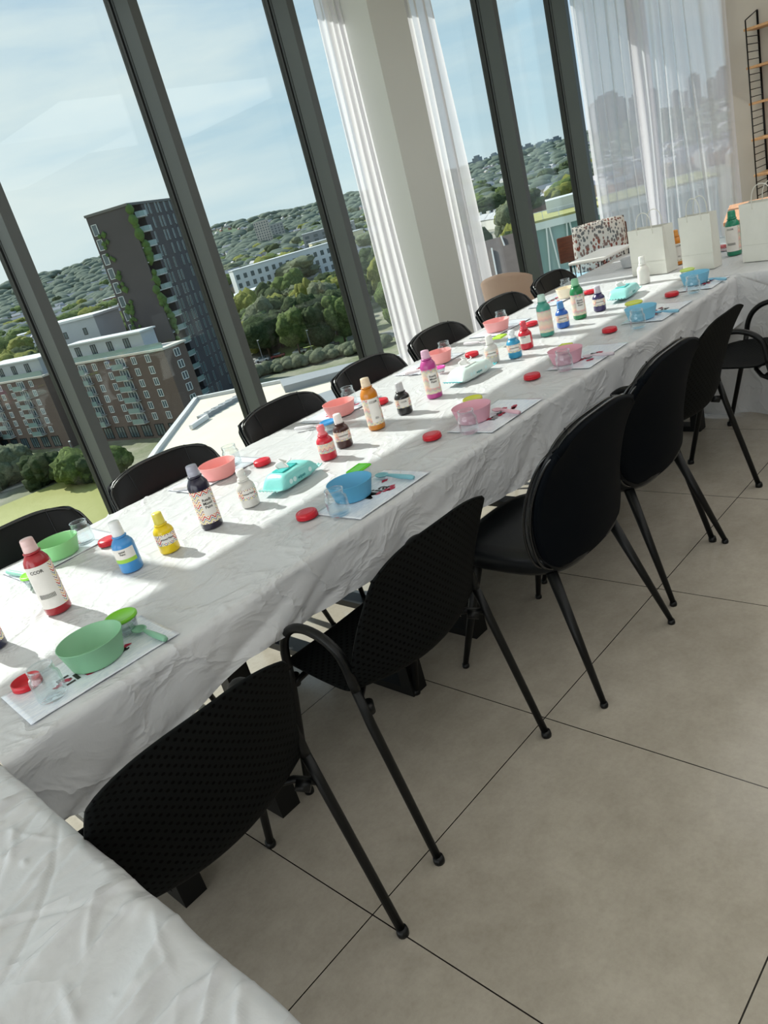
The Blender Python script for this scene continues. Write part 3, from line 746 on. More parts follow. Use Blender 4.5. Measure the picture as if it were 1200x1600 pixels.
for px, py, lb, op in [(45, 1073, 'upturned open red lid beside the nearest clear jar', True), (481, 809, 'red lid left of the sky blue bowl', False), (676, 686, 'red lid left of the first dusty pink bowl', False),
    (832, 592, 'red lid opposite the small red bottle of the far half', False), (953, 519, 'red lid left of the nearer pale blue bowl', False), (1050, 463, 'red lid left of the last pale blue bowl', False),
    (171, 850, 'red lid on the window side behind the pastel blue bottle', False), (411, 726, 'red lid left of the turquoise wipes pack', False), (596, 631, 'red lid half hidden behind the orange bottle', False),
    (738, 557, 'red lid just behind the white wipes pack', False), (831, 509, 'red lid beside the tall teal bottle', False), (922, 459, 'red lid between the bright green and the violet bottle', False), (1126, 389, 'red lid on the far mat beside the middle paper bag', False)]:
    red_lid(px, py, lb, op)

# ---- lidded tubs
def tub(px, py, lidc, label, shape='round', k=1.0, fill=None):
    p = at(px, py, .75)
    t = empty('lidded_tub', (p.x, p.y, IT+.0022), math.radians(8), label, 'tub', 'small clear tubs with snap lids')
    lm = mat('tublid_'+lidc, lidc, .35, spec=.5, var=(30, .5, lidc)); r = .036*k; h = .038*k
    if shape == 'round':
        MB().lathe([(0, .001), (r*.75, .001), (r*.8, .003), (r*.95, h), (r*.92, h), (r*.77, .004), (0, .003)], 32).build('tub_body', tub_m, t, smooth=True)
        MB().lathe([(r*.98, h-.002), (r*1.06, h-.002), (r*1.07, h+.004), (r*1.0, h+.0065), (r*.9, h+.005), (r*.86, h+.004), (0, h+.004)], 36).build('snap_lid', lm, t, smooth=True)
        if fill: MB().lathe([(0, .0035), (r*.74, .0035), (r*.8, h*.6), (0, h*.6)], 24).build('filling', mat('fill_'+fill, fill, .5), t, smooth=True)
    else:
        MB().box((-.032, -.022, .001), (.032, .022, h)).build('tub_body', tub_m, t, bevel=.004)
        lo = MB().box((-.037, -.027, h), (.037, .027, h+.007)).build('snap_lid', lm, t, bevel=.003)
        mb = MB(); mb.box((-.033, -.023, h+.007), (.033, -.020, h+.0085)); mb.box((-.033, .020, h+.007), (.033, .023, h+.0085)); mb.box((-.033, -.023, h+.007), (-.030, .023, h+.0085)); mb.box((.030, -.023, h+.007), (.033, .023, h+.0085))
        mb.build('lid_rim', lm, lo)
    return t
tub(199, 989, '79c62c', 'round clear tub with lime green lid between the sage bowl and the red bottle', k=1.08)
tub(57, 915, '8fe43c', 'round tub with bright green lid beside the light green bowl, partly behind the red bottle', k=.9)
tub(566, 752, '6ee02a', 'tub with bright green rectangular lid beside the sky blue bowl', 'rect')
tub(517, 674, '2f8ac8', 'round tub with blue lid behind the small brown bottle', k=.95)
tub(742, 640, 'd8dc3c', 'tub with yellow lid behind the first dusty pink bowl')
tub(884, 557, 'd2dc40', 'tub with yellow lid behind the dusty pink bowl opposite the teal bottle', 'rect')
tub(783, 540, 'b8e63c', 'rectangular tub with lime lid beside the salmon bowl right of the column', 'rect')
tub(992, 488, 'd2dc50', 'tub with yellow green lid behind the nearer pale blue bowl', k=1.1)
tub(1075, 434, 'c6e070', 'tub with pale green lid behind the last pale blue bowl', k=1.0)
tub(1048, 396, '93d848', 'round tub with green lid behind the gap between the first two paper bags', k=1.1)
tub(690, 583, 'f04fb0', 'small tub with hot pink lid just left of the magenta bottle', k=.62)

# ---- spoons
def spoon(p0, p1, color, label):
    a = at(*p0, .75); b = at(*p1, .75); d = (b-a); ln = d.length; ang = math.atan2(d.y, d.x)
    t = empty('chunky_spoon', (a.x, a.y, IT+.0022), ang, label, 'spoon', 'children\'s spoons at the places')
    m = mat('spoon_'+color, color, .4, spec=.4, var=(30, .5, color)); k = ln/.15
    mb = MB()
    def hd(u, v):
        th = 2*PI*u; rr = v
        x = .022+.024*rr*math.cos(th); y = .0175*rr*math.sin(th); z = .004+.008*rr*rr
        return (x*k, y*k, z)
    mb.grid(hd, 28, 6); mb.build('spoon_bowl', m, t, smooth=True, solid=.0022)
    MB().tube(spline_tab([(.044*k, 0, .0105), (.056*k, 0, .012), (.075*k, 0, .011), (.105*k, 0, .010), (.135*k, 0, .010), (.15*k, 0, .009)], 16), [.0035+.0045*min(1, i/9)*(1 if i < 15 else .6) for i in range(17)], 12).build('handle', m, t, smooth=True)
    return t
spoon((214, 988), (262, 1006), '86b89c', 'sage green spoon on the nearest place mat')
spoon((58, 908), (14, 899), '8fc4b4', 'pale green spoon at the left edge on the window side')
spoon((590, 748), (648, 752), '7fb8c4', 'blue grey spoon on the mat of the sky blue bowl')
spoon((772, 645), (813, 650), 'e0b8c4', 'pink spoon beside the first dusty pink bowl')
spoon((912, 562), (960, 557), 'cfc4cc', 'pale mauve spoon beside the dusty pink bowl opposite the teal bottle')
spoon((1024, 492), (1061, 490), '8fc4dc', 'pale blue spoon beside the nearer pale blue bowl')
spoon((1108, 440), (1135, 440), '8fc4dc', 'pale blue spoon beside the last pale blue bowl')
spoon((320, 762), (273, 769), 'e6e2e0', 'white spoon beside the nearest salmon pink bowl')
spoon((505, 668), (462, 675), 'e2e0e2', 'white spoon near the tub with the blue lid')
spoon((668, 582), (634, 588), 'e2d6da', 'pale spoon left of the magenta bottle on the window side')
spoon((762, 538), (726, 541), 'dcd6da', 'pale spoon left of the lime lidded tub on the window side')

# ---- printed plastic place mats
def mat_build(nt, b, t):
    g = noisen(nt, mapping(nt, t.outputs['Object'], sc=(14, 40, 1)), 2.0, 5, .6, 1.5)
    L(nt, ramp(nt, g, [(.42, 'e8ecf2'), (.62, 'd6dde8')]), b.inputs['Base Color'])
    bn = N(nt, 'ShaderNodeBump'); bn.inputs['Strength'].default_value = .3; bn.inputs['Distance'].default_value = .002
    L(nt, g, bn.inputs['Height']); L(nt, bn.outputs[0], b.inputs['Normal'])
sleeve_m = mat('plastic_sleeve', 'e6ebf2', .16, spec=.6, build=mat_build)
def place_mat(x, y, w_, d_, rz, txt, label, flip=False):
    t = empty('place_mat', (x, y, IT), rz, label, 'place mat', 'printed place mats')
    mb = MB()
    def g(u, v):
        e = min(u, 1-u, v, 1-v)
        return ((u-.5)*w_, (v-.5)*d_, .0008+.0012*max(0, 1-e*14)*abs(noise.noise(Vector((u*4+x, v*4, y))))*1.2)
    mb.grid(g, 30, 20); mb.build('sleeve', sleeve_m, t, smooth=True, solid=.0005)
    vs, fs = text_verts(txt, .07)
    s = -1 if flip else 1
    MB().add([((v.x+.0)*s, (v.y-.03)*s, .00175) for v in vs], fs).build('printed_name', ink_m, t)
    rnd = random.Random(int(x*100)); mb = MB()
    for k in range(7):
        cx = rnd.uniform(-.09, .09); cy = rnd.uniform(-.05, .03); n = 12
        mb.add([(cx+rnd.uniform(.004, .014)*math.cos(2*PI*i/n)*1.5, cy+rnd.uniform(.004, .014)*math.sin(2*PI*i/n), .0019) for i in range(n)], [tuple(range(n))])
    mb.build('paint_splash_print', red_ink_m, t)
    return t
place_mat(.505, 1.712, .37, .205, math.radians(-3), 'Emma', 'printed plastic place mat under the sage green bowl')
place_mat(1.47, 1.685, .34, .20, math.radians(2), 'Mia', 'printed plastic place mat under the sky blue bowl')
place_mat(2.14, 1.685, .34, .20, math.radians(1), 'Inez', 'printed plastic place mat under the first dusty pink bowl')
place_mat(2.83, 1.69, .34, .20, 0, 'Iris', 'printed plastic place mat opposite the teal bottle')
place_mat(3.50, 1.69, .34, .20, 0, 'Nina', 'printed plastic place mat under the nearer pale blue bowl')
place_mat(4.02, 1.69, .25, .20, 0, 'Lea', 'printed plastic place mat under the last pale blue bowl')
FAR = [(0.83, 'Ana', 'window-side place mat under the light green bowl'), (1.50, 'Ella', 'window-side place mat under the nearest salmon pink bowl'), (2.22, 'Mara', 'window-side place mat behind the orange bottle'), (2.87, 'Noa', 'window-side place mat behind the magenta bottle'),
       (3.50, 'Zoe', 'window-side place mat right of the column'), (4.10, 'Ida', 'window-side place mat under the cream bowl')]
for x, tx, lb in FAR: place_mat(x, 2.60, .34, .20, 0, tx, 'printed plastic '+lb, True)

# ---- packs of wipes
def wipes(x, y, rz, c1, c2, c3, label, L_=.20, txt='wipes', tissue=True):
    t = empty('wipes_pack', (x, y, IT), rz, label, 'wipes pack', 'soft packs of wipes')
    body = mat('film_'+c1, c1, .28, spec=.6, var=(12, .5, c1), bump=(40, .3, .004))
    fin = mat('film_'+c2, c2, .28, spec=.6, bump=(60, .3, .002)); lid = mat('film_'+c3, c3, .25, spec=.6)
    W2, H = .052, .058
    mb = MB()
    def sk(u, v):
        xx = -L_/2+L_*u; e = min(u, 1-u)*2; hh = (1-(1-min(1, e*2.2))**2.0); hh = max(.02, hh)
        th = 2*PI*v; c_, s_ = math.cos(th), math.sin(th); q = .5
        yy = W2*math.copysign(abs(c_)**q, c_)*(.92+.08*hh); zz = H/2+(H/2)*math.copysign(abs(s_)**q, s_)*1.0
        zz = (zz-H*.32)*hh + H*.32 if False else .003+(zz)*hh + (1-hh)*H*.22
        zz += .003*noise.noise(Vector((xx*30, v*9, y)))
        return (xx, yy, max(.001, zz))
    mb.grid(sk, 36, 32); mb.build('pack_body', body, t, smooth=True)
    for s in (-1, 1):
        mb = MB()
        mb.grid(lambda u, v: (s*(L_/2+.022*u-.003), (v-.5)*W2*1.95, .004+H*.22+.003*math.sin(v*40)*u+.004*u), 4, 40)
        mb.build('end_seal', fin, t, smooth=True, solid=.0008)
    lo = MB().box((-.055, -.026, H+.001), (.025, .026, H+.007)).build('flap', lid, t, bevel=.003)
    for s in (-1, 1):
        vs, fs = text_verts(txt, .017)
        MB().add([(v.x*s+.0, s*-(W2+.0012), v.z+.022+v.y) for v in vs], fs).build('printed_text', mat('print_teal', '2a8f94', .5), t)
        for k in (-.055, -.035, .048):
            MB().add([(k*s+.0085*math.cos(2*PI*i/16), s*-(W2+.0011), .030+.0085*math.sin(2*PI*i/16)) for i in range(16)], [tuple(range(16))]).build('printed_mark', mat('print_pale', 'cfeeee', .5), t)
    if tissue:
        mb = MB()
        mb.grid(lambda u, v: (-.015+(u-.5)*.05+.018*v, .0+.02*math.sin(u*9+v*3)+.02*v, H+.004+.030*v*(1-.3*v)+.006*math.sin(u*14)), 24, 10)
        mb.build('pulled_tissue', mat('tissue', 'eeeeec', .8), t, smooth=True, solid=.0006)
    return t
p = at(460, 757); wipes(p.x+.01, p.y+.02, math.radians(8), '86d4d0', 'a8e4e0', '2cb8b4', 'turquoise pack of wet wipes with a tissue sticking out')
p = at(738, 592); wipes(p.x+.02, p.y+.02, math.radians(-2), 'd4e6e2', '58c0c8', 'dfe8e4', 'white and teal pack of wet wipes beside the magenta bottle', L_=.23)
p = at(982, 464); wipes(p.x, p.y+.02, math.radians(6), '9adbd8', 'a8e4e0', '4cc4c4', 'turquoise pack of wet wipes in front of the first paper bag', L_=.22)

# ---- paper bags
paper_m = mat('white_kraft_paper', 'e4e3da', .75, var=(8, .6, 'dcdbd2'), bump=(14, .25, .006))
def bag(x, y, rz, w_, d_, h_, label):
    t = empty('paper_bag', (x, y, IT), rz, label, 'paper bag', 'white paper bags on the far table')
    mb = MB(); a, b = w_/2, d_
    # open topped: front, back, gusseted sides, base (local front faces -y)
    F = 18
    mb.grid(lambda u, v: (-a+2*a*u, .0015*noise.noise(Vector((u*5, v*6, x))), h_*v), F, F)
    mb.grid(lambda u, v: (a-2*a*u, b-.012*v, h_*v), F, F)
    for s in (-1, 1):
        mb.grid(lambda u, v: (s*(a-.022*(1-abs(2*u-1))*v), (b-.012*v)*(u if s > 0 else 1-u), h_*v), 8, F)
    mb.box((-a, 0, 0), (a, b, .001))
    o = mb.build('bag_body', paper_m, t, solid=.0006)
    MB().box((-a-.0006, -.0022, h_*.29), (a+.0006, -.0012, h_*.294)).build('base_fold', mat('fold_crease', 'c9c8be', .8), t)
    for yy in (-.001, b-.011):
        pts = [(-w_*.22, yy, h_-.03), (-w_*.22, yy, h_), (-w_*.20, yy, h_+.045), (-w_*.13, yy, h_+.078), (0, yy, h_+.09), (w_*.13, yy, h_+.078), (w_*.20, yy, h_+.045), (w_*.22, yy, h_), (w_*.22, yy, h_-.03)]
        MB().tube(spline_tab(pts, 32), .0022, 8).build('handle', mat('twisted_paper_handle', 'dedcd2', .8), t, smooth=True)
    return t
bag(4.475, 2.18, math.radians(-100), .235, .115, .265, 'white paper bag with twisted handles, leftmost of the three at the far table')
bag(4.42, 1.865, math.radians(-97), .185, .085, .295, 'white paper bag in the middle of the three, beside the orange bottle')
bag(4.44, 1.515, math.radians(-103), .26, .11, .30, 'white paper bag cut off by the right edge of the photo')
place_mat(5.03, 1.97, .21, .30, 0, 'Eve', 'printed place mat behind the middle paper bag')

# ================================================================== FURNITURE BEYOND THE TABLE
# cushion chair
def cushion_build(nt, b, t):
    v = mapping(nt, t.outputs['Object'], sc=(1, 1, .55))
    vo = N(nt, 'ShaderNodeTexVoronoi', feature='F1'); vo.inputs['Scale'].default_value = 52; L(nt, v, vo.inputs['Vector'])
    big = noisen(nt, t.outputs['Object'], 9, 2, .5)
    pc_ = ramp(nt, big, [(.42, '6c7072'), (.52, '8f7068'), (.6, '8c4434')])
    msk = ramp(nt, vo.outputs['Distance'], [(.44, 'ffffff'), (.50, '000000')])
    L(nt, mixc(nt, msk, 'dcd8d2', pc_), b.inputs['Base Color'])
cush_m = mat('patterned_cushion_fabric', 'e6e0d8', .85, build=cushion_build)
ch = empty('dining_chair', (6.17, 3.43, 0), math.radians(127), 'wooden-backed dining chair with pale blue seat in front of the corner curtain', 'chair')
MB().box((-.30, -.265, .64), (.30, -.245, .86)).build('backrest', walnut_m, ch, bevel=.02)
MB().box((-.25, -.24, .485), (.25, .26, .545)).build('seat', mat('pale_blue_upholstery', '9cc0d0', .6, var=(40, .6, '94b8ca')), ch, bevel=.02)
MB().box((-.23, -.22, .462), (.23, .24, .484)).build('seat_frame', black_metal, ch)
for s in (-1, 1):
    MB().tube([(s*.23, -.30, 0), (s*.215, -.275, .46), (s*.215, -.278, .70)], .011, 10).build('leg', black_metal, ch, smooth=True)
    MB().tube([(s*.25, .26, 0), (s*.21, .20, .465)], .011, 10).build('leg', black_metal, ch, smooth=True)
cu = MB()
def cfn(side):
    def f(u, v):
        a, b = 2*u-1, 2*v-1; th = .065*max(0, (1-a**4)*(1-b**4))**.5
        return (a*.225*(1-.04*b*b), side*th, b*.225*(1-.04*a*a))
    return f
cu.grid(cfn(1), 20, 20); cu.grid(cfn(-1), 20, 20)
c_ = cu.build('throw_cushion', cush_m, smooth=True)
tag(c_, 'square throw cushion with rust and grey leaf pattern on the wooden-backed chair', 'cushion')
c_.matrix_world = Matrix.Translation((6.29, 3.47, .715)) @ Matrix.Rotation(math.radians(127), 4, 'Z') @ Matrix.Rotation(math.radians(-8), 4, 'X')

# beige tub chair with a mustard cushion
tchair = empty('tub_armchair', (5.66, 4.02, 0), math.radians(-70), 'beige wooden-shelled tub armchair by the window right of the column', 'armchair')
mb = MB()
mb.grid(lambda u, v: ((.21+.02*v)*math.sin((u-.5)*PI*.8), -(.21+.02*v)*math.cos((u-.5)*PI*.8), .38+(.37-.08*abs(2*u-1)**2)*v), 36, 12)
mb.build('shell_back', mat('beige_shell', 'bfa592', .6, var=(6, .5, 'b89c88')), tchair, smooth=True, solid=.022)
MB().lathe([(0, .40), (.20, .40), (.225, .42), (.225, .455), (.20, .475), (0, .48)], 32).build('seat', mat('dark_brown_upholstery', '3a221a', .7), tchair, smooth=True)
for a in range(4):
    an = PI/4+a*PI/2; MB().tube([(.18*math.cos(an), .18*math.sin(an), .40), (.22*math.cos(an), .22*math.sin(an), 0)], [.016, .010], 10).build('leg', walnut_m, tchair, smooth=True)
cu = MB()
cu.grid(cfn(1), 14, 14); cu.grid(cfn(-1), 14, 14)
c_ = cu.build('throw_cushion', mat('mustard_fabric', 'c08a34', .85, var=(50, .6, 'a87428')), smooth=True)
c_.matrix_world = Matrix.Translation((5.66, 4.02, .585)) @ Matrix.Rotation(math.radians(-70), 4, 'Z') @ Matrix.Rotation(math.radians(-18), 4, 'X') @ Matrix.Scale(.5, 4)
tag(c_, 'mustard yellow throw cushion inside the beige tub armchair', 'cushion')

# white side table with zigzag wire legs
st = empty('side_table', (5.36, 2.96, 0), math.radians(0), 'white round-edged side table with black zigzag wire legs beyond the far corner', 'side table')
MB().box((-.24, -.14, .775), (.24, .14, .797)).build('tabletop', mat('white_lacquer', 'ecebe7', .35), st, bevel=.01)
for s in (-1, 1):
    for q in (-1, 1):
        MB().tube([(s*.21, q*.11, .776), (s*.18, q*.09, .0), (s*.13, q*.11, .776)], .004, 8).build('wire_leg', black_metal, st, smooth=True)

# wooden table further back
A, B = Vector((6.20, 2.40, 0)), Vector((7.50, 2.82, 0)); dd = (B-A).normalized(); ang = math.atan2(dd.y, dd.x)
wt = empty('wooden_table', (A.x, A.y, 0), ang, 'light wooden dining table in the back corner behind the paper bags', 'table')
MB().box((0, -1.7, .72), (1.10, 0, .75)).build('tabletop', pine_m, wt, bevel=.006)
for x_, y_ in ((.08, -.08), (1.02, -.08), (.08, -1.62), (1.02, -1.62)): MB().bar((x_, y_, 0), (x_, y_, .72), .05).build('leg', black_metal, wt)

# ladder shelf on the end wall
rk = empty('ladder_shelf', (XE, 2.66, 0), 0, 'wall shelf of pale oak boards on black wire ladder sides', 'shelf unit')
for yy in (0.0, -.80):
    mb = MB()
    for x_ in (-.30, -.012): mb.tube([(x_, yy, .45), (x_, yy, 2.13 if x_ < -.1 else 2.20)], .006 if x_ < -.1 else .009, 8)
    z = .50
    while z < 2.12: mb.tube([(-.30, yy, z), (-.012, yy, z)], .0035, 6); z += .058
    mb.tube([(-.30, yy, 2.13), (-.012, yy, 2.20)], .0045, 6)
    mb.build('ladder_side', black_metal, rk, smooth=True)
for z in (2.06, 1.77, 1.49, 1.20, .905, .61): MB().box((-.30, -.79, z-.01), (-.01, .02, z+.01)).build('shelf_board', oak_m, rk, bevel=.003)

# ================================================================== THE CITY OUTSIDE (12 floors below)
GZ = -32.0
def gp(px, py, z=GZ): return at(px, py, z)
def ground_build(nt, b, t):
    g = N(nt, 'ShaderNodeNewGeometry')
    n1 = noisen(nt, g.outputs['Position'], .010, 6, .65); n2 = noisen(nt, g.outputs['Position'], .09, 5, .7)
    c = ramp(nt, n1, [(.38, '5c6a40'), (.5, '7c7a66'), (.6, '8f8a82')])
    L(nt, mixc(nt, .45, c, ramp(nt, n2, [(.4, '566238'), (.6, 'a09a8c')])), b.inputs['Base Color'])
struct(MB().box((-3500, -60, GZ-4), (6500, 6000, GZ)).build('ground', mat('city_ground', '6a6a50', .95, build=ground_build)))
def river_build(nt, b, t):
    g = N(nt, 'ShaderNodeNewGeometry'); n1 = noisen(nt, g.outputs['Position'], .5, 5, .6, .6)
    L(nt, ramp(nt, noisen(nt, g.outputs['Position'], .03, 3), [(.4, '8b8c4e'), (.6, '9c9c62')]), b.inputs['Base Color'])
    bn = N(nt, 'ShaderNodeBump'); bn.inputs['Strength'].default_value = .25; bn.inputs['Distance'].default_value = .3
    L(nt, n1, bn.inputs['Height']); L(nt, bn.outputs[0], b.inputs['Normal'])
struct(MB().prism([(-250, 20), (56, 20), (66, 118), (58, 141), (53, 148), (-100, 172), (-250, 180)], GZ-.5, GZ+.3).build('river', mat('green_river_water', '8f9160', .45, spec=.12, build=river_build)))
struct(MB().prism([(66, 152), (67, 158), (30, 176), (-100, 204), (-100, 198), (30, 170)], GZ, GZ+.35).build('quay_path', mat('quay_paving', 'b5aea2', .8, var=(.3, .6, 'a39c90'))))
road = mat('asphalt', '8a8a88', .85, var=(.2, .6, '7c7c7a'))
a, b_, c, d = gp(330, 592), gp(560, 545), gp(560, 533), gp(330, 568)
struct(MB().prism([(a.x-30, a.y+45), (a.x, a.y), (b_.x, b_.y), (b_.x+60, b_.y-32), (c.x+60, c.y-30), (c.x, c.y), (d.x, d.y), (d.x-30, d.y+45)], GZ, GZ+.2).build('street', road))
a, b_, c, d = gp(425, 568), gp(545, 543), gp(540, 520), gp(440, 540)
struct(MB().prism([(a.x, a.y), (b_.x, b_.y), (c.x, c.y), (d.x, d.y)], GZ, GZ+.22).build('park_lawn', mat('park_grass', '93a85c', .9, var=(.3, .7, '7f984c'))))

# podium roof just below the windows
roof_m = mat('pale_roof_membrane', 'd9cfbd', .8, var=(.5, .7, 'cdc2ae'), bump=(6, .1, .02))
grey_m = mat('roof_grey', '8d9092', .8, var=(.8, .6, '84888a'))
pr = empty('podium_building', (30, 35, GZ), 0, 'lower building with pale flat roof right below the windows', 'building')
poly = [(9.5, 30), (21.9, 43.6), (31.6, 53.6), (37.9, 41.2), (44, 30), (50, 8), (12, 8)]
lp = [(x-30, y-35) for x, y in poly]
MB().prism(lp, 0, 22.6).build('wall', mat('podium_wall', 'b5ada0', .85, var=(.2, .5, 'a89f92')), pr)
MB().prism(lp, 22.6, 23.0).build('flat_roof', roof_m, pr)
par = MB()
for (xa, ya), (xb, yb) in zip(lp[:5], lp[1:6]): par.bar((xa, ya, 23.1), (xb, yb, 23.1), .35, .3)
o = par.build('parapet', mat('parapet_coping', 'c8c8c6', .6, var=(.8, .5, 'bcbcba')), pr); o['kind'] = 'stuff'
q = [at(468, 628, -9), at(560, 598, -9), at(575, 618, -9), at(480, 652, -9)]
MB().prism([(v.x-30, v.y-35) for v in q], 23.0, 23.12).build('dark_roof_strip', grey_m, pr)
q = [at(440, 603, -9), at(560, 575, -9), at(562, 583, -9), at(446, 614, -9)]
MB().prism([(v.x-30, v.y-35) for v in q], 23.0, 23.5).build('roof_upstand', grey_m, pr)
q = [at(395, 612, -9), at(302, 668, -9), at(300, 661, -9), at(392, 604, -9)]
for k in range(7):
    v = at(322+11*k, 653-6.2*k, -9); MB().box((v.x-30-.5, v.y-35-.3, 23.0), (v.x-30+.4, v.y-35+.3, 23.3)).build('skylight', grey_m, pr)
v = [at(300, 672, -9), at(325, 655, -9)]
MB().bar((v[0].x-30, v[0].y-35, 23.2), (v[1].x-30, v[1].y-35, 23.2), .25, .3).build('roof_duct', mat('duct_white', 'd8d8d6', .5), pr)

# ---- facade helpers
glass_dark = mat('facade_glass', '39474e', .12, spec=.8, var=(.6, .7, '5b6c74'))
white_fr = mat('white_window_frames', 'dfe2e2', .5)
def wall_box(parent, name, L_, D_, z0, z1, m, ox=0, oy=0):
    return MB().box((ox, oy, z0), (ox+L_, oy+D_, z1)).build(name, m, parent)
WPROTO = {}
def window(parent, x, y, z, w_, h_, axis='x', frame=white_fr, out=-1, bars=1, key=None):
    """a framed window standing 6 cm proud of a facade; axis: the direction the facade runs"""
    k = (w_, h_, axis, frame.name, out, bars)
    if k not in WPROTO:
        mb = MB(); t = .12; d = .10
        def bx(u0, u1, z0, z1, dd0, dd1):
            if axis == 'x': mb.box((u0, min(out*dd0, out*dd1), z0), (u1, max(out*dd0, out*dd1), z1))
            else: mb.box((min(out*dd0, out*dd1), u0, z0), (max(out*dd0, out*dd1), u1, z1))
        bx(0, w_, 0, t, 0, d); bx(0, w_, h_-t, h_, 0, d); bx(0, t, 0, h_, 0, d); bx(w_-t, w_, 0, h_, 0, d)
        for q in range(bars): u = w_*(q+1)/(bars+1); bx(u-t/2, u+t/2, t, h_-t, 0, d)
        mb.m = 1; bx(t*.5, w_-t*.5, t*.5, h_-t*.5, 0, .04)
        o = mb.build('window', [frame, glass_dark], parent); WPROTO[k] = o.data
    else:
        o = bpy.data.objects.new('window', WPROTO[k]); COL.objects.link(o); o.parent = parent
    o.location = (x, y, z); return o

# ---- dark brick tower with green balconies
B0 = Vector((91.0, 154.5, GZ)); ax = math.atan2(.53, .85)
tw = empty('apartment_tower', B0, ax, 'tall dark brick tower with green planted balconies seen through the left panes', 'tower block')
brick = mat('dark_brick', '4b4648', .85, var=(.35, .7, '565052'), bump=(3, .2, .05))
TH = 45.6; LB = 28.5; DB = 10.0; CB = 6.2
wall_box(tw, 'wall', LB-CB, DB, 0, TH, brick, CB, 0)
wall_box(tw, 'corner_core', CB, DB-3.4, 0, TH, brick, 0, 3.4)
wall_box(tw, 'side_wall', .3, 3.4, 0, TH, brick, 0, 0)
MB().box((-.2, -.2, TH), (LB+.2, DB+.2, TH+.5)).build('roof_slab', mat('tower_roof', '6a6866', .8), tw)
slab_m = mat('balcony_slab', 'b9b9b6', .7); balg = mat('balcony_glass', '7f9694', .15, spec=.7); plant_m = mat('climbing_plants', '5f7a3a', .9, var=(.8, .9, '3f5a28'), bump=(2, .8, .3))
for k in range(15):
    z = .5+3.04*k
    o = MB().prism([(0.3, 3.6), (0.3, -.2), (1.9, -.2), (2.4, -.9), (3.6, -1.4), (5.2, -1.2), (CB+.1, -.2), (CB+.1, 3.6)], z-.12, z+.12).build('balcony', slab_m, tw)
    mbb = MB()
    for (xa, ya), (xb, yb) in (((1.9, -.2), (2.4, -.9)), ((2.4, -.9), (3.6, -1.4)), ((3.6, -1.4), (5.2, -1.2)), ((5.2, -1.2), (CB+.1, -.2))): mbb.bar((xa, ya, z+.62), (xb, yb, z+.62), .06, 1.0)
    mbb.build('balustrade', balg, o)
    window(tw, 2.2, 3.38, z+.2, 3.6, 2.4, 'x', gasket_m, -1, 1)
    
mb = MB()
for k in range(70):
    zz = random.uniform(1, TH-.5); xx = .9+.5*math.sin(zz*.4); r = random.uniform(.5, 1.1)
    mb.lathe([(0, -r*1.4), (r*.7, -r*.7), (r, 0), (r*.6, r*.8), (0, r*1.2)], 7, (xx+random.uniform(-.5, .5), -.15+random.uniform(-.3, .3), zz))
o = mb.build('climbing_plants', plant_m, tw, smooth=True); o['kind'] = 'stuff'
mb = MB()
for k in range(50):
    zz = random.uniform(8, TH-3); r = random.uniform(.4, .9)
    mb.lathe([(0, -r*1.2), (r, 0), (0, r)], 6, (-.25, 7.6+random.uniform(-.8, .8), zz))
o = mb.build('climbing_plants', plant_m, tw, smooth=True); o['kind'] = 'stuff'
for k in range(13): window(tw, -.02, 8.2, 5.2+3.04*k, 1.3, 2.3, 'y', white_fr, -1, 0)
for k in range(15):
    for i, xx in enumerate((7.6, 9.2, 12.4, 14.0, 16.9, 19.8, 21.4, 24.2, 25.8)):
        if (k+i) % 9 == 4: continue
        window(tw, xx, 0, 1.4+3.0*k, .8, 2.3, 'x', mat('grey_window_frames', '8f9490', .6), -1, 0)

# ---- long brick apartment blocks with grey penthouses
brown = mat('brown_brick', '645650', .9, var=(.3, .7, '6e5e57'), bump=(3, .2, .05)); pent = mat('pale_grey_cladding', 'a9afb4', .7, var=(.3, .5, '9fa6ab'))
def brick_block(P0, u_dir, L_, D_, H_, floors, label, ph=(0.1, 0.9), seed=1):
    ang = math.atan2(u_dir[1], u_dir[0])
    t = empty('brick_apartment_block', (P0[0], P0[1], GZ), ang, label, 'building')
    wall_box(t, 'wall', L_, D_, 0, H_, brown)
    MB().box((-.3, -.3, H_), (L_+.3, D_+.3, H_+.4)).build('parapet', mat('pale_coping', 'c9c2b8', .7), t)
    MB().box((L_*ph[0], 1.6, H_+.4), (L_*ph[1], D_-.5, H_+3.9)).build('penthouse', pent, t)
    MB().box((L_*ph[0]-.4, 1.2, H_+3.9), (L_*ph[1]+.4, D_-.2, H_+4.2)).build('penthouse_roof', mat('light_roof', 'c4c8ca', .7), t)
    MB().box((.1, .15, H_+.4), (L_-.1, .22, H_+1.5)).build('roof_balustrade', balg, t)
    fh = (H_-3.6)/floors; n = int(L_/4.6)
    for k in range(floors):
        for i in range(n):
            x = 1.0+i*4.6; z = 3.9+k*fh
            if i % 3 == 1:
                s_ = MB().box((x-.5, -1.3, z-.25), (x+3.4, .0, z-.08)).build('balcony', slab_m, t)
                MB().box((x-.5, -1.32, z-.08), (x+3.4, -1.26, z+.95)).build('balustrade', balg, s_)
                window(t, x, 0, z, 2.9, fh*.78, 'x', white_fr, -1, 2)
            else: window(t, x+.6, 0, z+.15, 1.5, fh*.66, 'x', white_fr, -1, 1)
    for i in range(n): window(t, 1.0+i*4.6, 0, .5, 3.0, 2.6, 'x', gasket_m, -1, 2)
    for k in range(floors): window(t, L_, D_*.4, 3.9+k*fh, 1.5, fh*.66, 'y', white_fr, 1, 1)
    for i in range(4): window(t, L_*(ph[0]+.08)+i*L_*(ph[1]-ph[0])*.22, 1.58, H_+.9, 1.8, 2.4, 'x', gasket_m, -1, 1)
    return t
